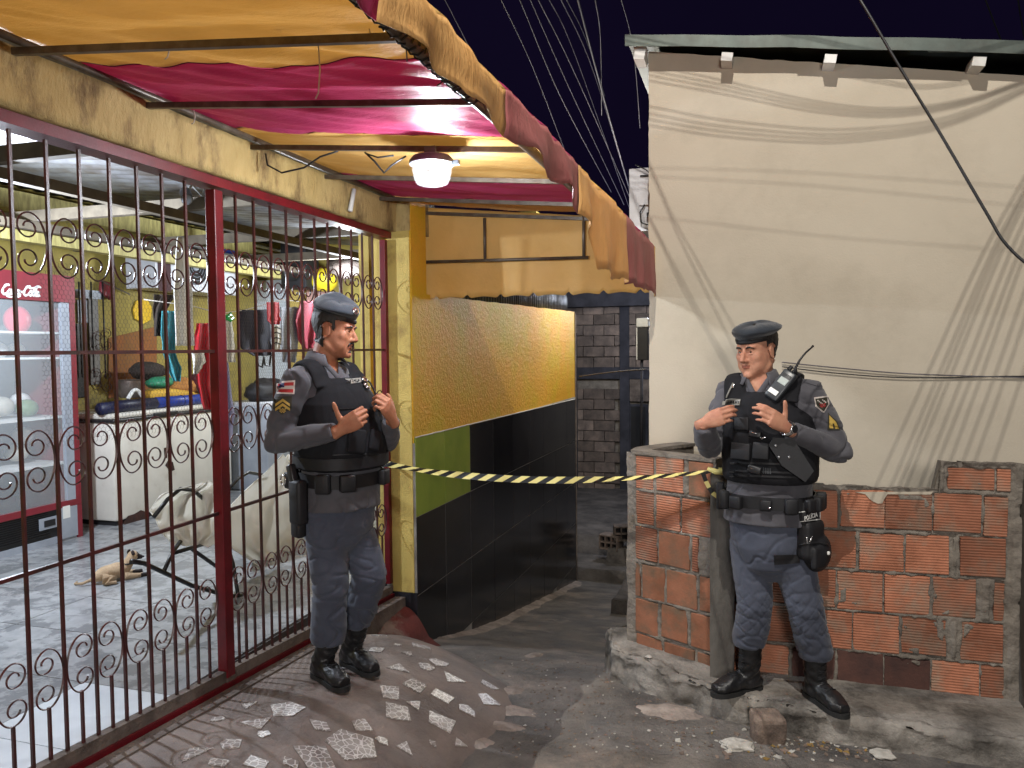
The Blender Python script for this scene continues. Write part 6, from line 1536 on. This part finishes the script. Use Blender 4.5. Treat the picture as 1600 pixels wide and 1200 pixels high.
for k in range(700):
    px=random.uniform(690,1120); py=random.uniform(1000,1196)
    p=onZ(px,py,-.17); p.z=road_h(p.x,p.y)-.001; r=abs(random.gauss(.003,.003))+.0015; aa=random.random()*6
    if p.x<interp(p.y,RE)+.05: continue
    q=[p+Vector((r*math.cos(aa+t)*random.uniform(.5,1.3),r*math.sin(aa+t)*random.uniform(.5,1.3),random.uniform(0,.003))) for t in (0,1.6,3.1,4.7)]
    (lit if k%6<1 else m2).prism(q,(0,0,.003))
lit.build('litter',m_litter,None,kind='stuff'); m2.build('gravel',m_stone,None,kind='stuff'); m3.build('wood_chips',M('ochre_chips',lin((150,120,66)),rough=.9),None,kind='stuff')
for k,(px,py,s,lb) in enumerate(((1150,1168,.07,'crumpled grey white paper lying beside the stone block'),(1378,1180,.05,'crumpled white paper below the kerb towards the right'),(1013,1026,.022,'small white pebble on the kerb at the fence corner'))):
    p=onZ(px,py,-.15 if k<2 else -.02); z=road_z(p.x,p.y)+.015 if k<2 else -.02
    mb=MB().ball((0,0,0),(s,s*.7,s*.28),14,8); V=[Vector((p.x,p.y,z))+v*(1+.5*nz(v.x*40+k,v.y*40,v.z*60)) for v in mb.V]
    tag(MB().add(V,mb.F).build('crumpled_paper' if k<2 else 'pebble',m_litter,None),lb,'paper' if k<2 else 'pebble')
# light cement spill beside the ramp foot
m_cem=M('pale_cement',lin((164,152,142)),lin((132,120,112)),scale=6,rough=.9,bump=.008,bscale=40,dirt=lin((104,94,88)),dscale=6,damt=.6)
def spill(c,rx,ry,seed,name):
    def f(u,v):
        a=u*2*math.pi; r=v*(1+.35*fbm(math.cos(a)+seed,math.sin(a),0,1.3)+.15*nz(math.cos(a)*4+seed,math.sin(a)*4)); x=c.x+rx*r*math.cos(a); y=c.y+ry*r*math.sin(a)
        return (x,y,road_h(x,y)+.014*(1-v**2.2)-.002+.006*nz(x*20,y*20)*(1-v)+.003*nz(x*50,y*50)*(1-v))
    V,F=grid(60,10,f); link(name,meshdata(name,V,F,True),None,m_cem,'structure')
for px,py,rx,ry,sd in ((800,1085,.07,.07,1),(795,1120,.15,.07,2),(770,1148,.16,.06,3),(745,1180,.08,.06,4),(835,990,.05,.16,5),(1045,1120,.16,.10,6)):
    p=onZ(px,py,-.2); spill(p,rx,ry,sd,'cement_spill')
# pale strip of concrete along the foot of the tiled wall
def foot(u,v):
    y=4.95+v*4.6; w=(.11+.06*nz(y*2,1)+.03*nz(y*7,4))*smooth01((y-4.9)/.9); x=-2.108+u*w; return (x,y,road_h(x,y)+.022*(1-u)**.7-.006*u+.010*fbm(x,y,0,9)*(1-u))
V,F=grid(6,90,foot); link('wall_footing',meshdata('wall_footing',V,F,True),None,m_cem,'structure')
# lump of red cement at the foot of the pier
def lump(u,v):
    x=-2.32+u*.42; y=4.12+v*.50; s=math.sin(min(1,u*1.15)*math.pi*.5+math.pi*.5); return (x,y,ramp_z(max(-2.19,x),min(y,4.4))-.03+.20*max(0,1-u*1.05)*smooth01(v*1.6)+.02*fbm(x,y,0,7))
V,F=grid(24,24,lump); link('ramp_lump',meshdata('ramp_lump',V,F,True),None,m_redstep,'structure')
# ---------------------------------------------------------------- overhead cables
m_cab=M('black_cable',(.02,.02,.022),rough=.5); m_cabg=M('grey_cable',lin((104,100,106)),lin((76,72,78)),rough=.6)
def cable(pts,r,label,mat=m_cab,group='overhead cables',name='overhead_cable'):
    Q=[]
    for i in range(len(pts)-1):
        p0=pts[max(i-1,0)];p1=pts[i];p2=pts[i+1];p3=pts[min(i+2,len(pts)-1)]
        for k in range(6):
            t=k/6; Q.append(.5*((2*p1)+(p2-p0)*t+(2*p0-5*p1+4*p2-p3)*t*t+(3*p1-p0-3*p2+p3)*t**3))
    Q.append(pts[-1]); return tag(MB().tube(Q,r,5).build(name,mat,None,True),label,'cable',group)
cable([dep(900,-760,2.6),dep(1200,-230,1.9),dep(1290,-80,1.75),dep(1344,0,1.66),dep(1400,95,1.6),dep(1470,210,1.54),dep(1540,330,1.48),dep(1575,385,1.46),dep(1640,440,1.42),dep(1850,600,1.36),dep(2200,820,1.3)],.0030,'thick black cable crossing diagonally in front of the beige wall')
SK=[((690,-10),(760,130),(815,260),6,9),((778,-10),(835,112),(884,240),5,10),((808,-10),(880,160),(955,300),5,11),((824,-10),(895,150),(975,320),5.5,11.5),((836,-10),(905,130),(1000,345),5,11),((853,-10),(900,90),(985,330),6,12),((872,-10),(930,120),(990,320),6,12.5),((900,-10),(945,160),(982,290),5,10),((928,-10),(938,60),(940,180),5,8),((968,-10),(990,80),(1000,200),6,9),((880,-10),(915,60),(945,150),6,9),((1538,-5),(1555,40),(1572,82),4,4.4),((1590,-5),(1597,40),(1606,90),4,4.4)]
words=['leftmost sky cable, faint and far from the others','first of the bundled sky cables above the awning edge','second sky cable above the awning edge','third sky cable above the awning edge','fourth sky cable, ending beside the meter box','fifth sky cable, ending beside the meter box','sixth sky cable, sloping to the meter box','twisted pale sky cable running to the meter box','steep dark sky cable right of the twisted one','faint rightmost sky cable beside the green roof','short sky cable crossing the bundle above the awning','cable dropping to the green roof near the right edge','rightmost cable dropping to the green roof corner']
for k,(a,b,c,d0,d1) in enumerate(SK):
    pa_,pb2,pc_=dep(*a,d0),dep(*b,(d0+d1)/2),dep(*c,d1)
    cable([pa_+(pa_-pb2)*.5,pa_+(pa_-pb2)*.25,pa_,pb2,pc_],.0042 if k not in (7,) else .008,words[k],m_cabg if k<10 else m_cab)
for dy,lb in ((0,'upper thin service wire along the beige wall'),(7,'lower thin service wire along the beige wall')):
    cable([onY(1222,566+dy,4.735),onY(1300,574+dy*1.2,4.735),onY(1420,584+dy*.9,4.735),onY(1600,590-dy*.3,4.735),onY(1700,592,4.735),Vector((2.6,4.735,1.47)),Vector((4.0,4.735,1.60))],.0035,lb,m_cabg if dy==0 else m_cab,'service wires on the house wall','service_wire')
cable([onY(905,588,9.0),onY(960,581,7.5),onY(1016,577,5.2)],.006,'pale wire across the mouth of the alley',m_cabg,'alley wires')
# cables over the street whose shadows fall on the beige wall
def wall_shadow(pts,t,r,label):
    P=[]
    for px,py in pts:
        w_=onY(px,py,4.75); P.append(STREET.lerp(w_,t))
    e0=P[0]+(P[0]-P[1])*2.2; e1=P[-1]+(P[-1]-P[-2])*2.2
    cable([e0]+P+[e1],r,label,m_cab,'street cables overhead')
WC=[0]
def WN():
    WC[0]+=1; return ('first','second','third','fourth','fifth','sixth','seventh','eighth','ninth','tenth','eleventh','twelfth','thirteenth','fourteenth','fifteenth','sixteenth','seventeenth','eighteenth','nineteenth','twentieth','twenty first','twenty second','twenty third','twenty fourth')[WC[0]-1]+' counting from the roof edge down'
def cr3(p): return [(960+x/2.5,y/2.5) for x,y in p]
b1=[(150,290),(400,338),(600,382),(800,420),(1000,440),(1200,432),(1400,392),(1590,325)]
b2=[(150,452),(400,496),(700,524),(900,528),(1200,498),(1400,440),(1600,350)]
k=0
for off in (-24,-9,5,20): wall_shadow(cr3([(x,y+off*(1.5-x/1400)) for x,y in b1]),.50,.0017,'overhead street cable of the upper sagging bundle, '+WN()); 
for off in (-24,-4,12,28): wall_shadow(cr3([(x,y+off*(1.5-x/1600)) for x,y in b2]),.47,.0016,'overhead street cable of the lower sagging bundle, '+WN())
for off in (-6,6): wall_shadow(cr3([(560,205+off),(860,282+off),(1050,320+off),(1200,340+off),(1350,325+off),(1510,288+off)]),.52,.0016,'overhead street cable nearest the roof edge, '+WN())
for pts in ([(150,655),(700,672),(1300,712)],[(160,690),(800,728),(1590,805)],[(250,860),(900,930),(1500,975)]): wall_shadow(cr3(pts),.42,.0008,'single thin overhead street cable, '+WN())
for x0,y0,x1,y1 in ((1022,280,1110,470),(1030,290,1085,400),(1020,350,1180,640),(1028,370,1105,520)): wall_shadow([(x0,y0),((x0+x1)/2-3,(y0+y1)/2),(x1,y1)],.42,.0015,'slanting overhead street cable on the alley side, '+('first','second','third','fourth')[[1022,1030,1020,1028].index(x0)]+' of four')
for x0,x1,y1 in ((1622,1378,740),(1630,1400,742),(1634,1412,744),(1640,1424,740),(1650,1446,738),(1662,1462,732),(1668,1480,735),(1690,1500,735),(1700,1520,732),(1720,1548,735)):
    wall_shadow([(x0,240),(x0+(x1-x0)*.36,400),(x0+(x1-x0)*.7,580),(x1,y1)],.44,.0021,'slanting overhead street cable on the pole side, '+WN())
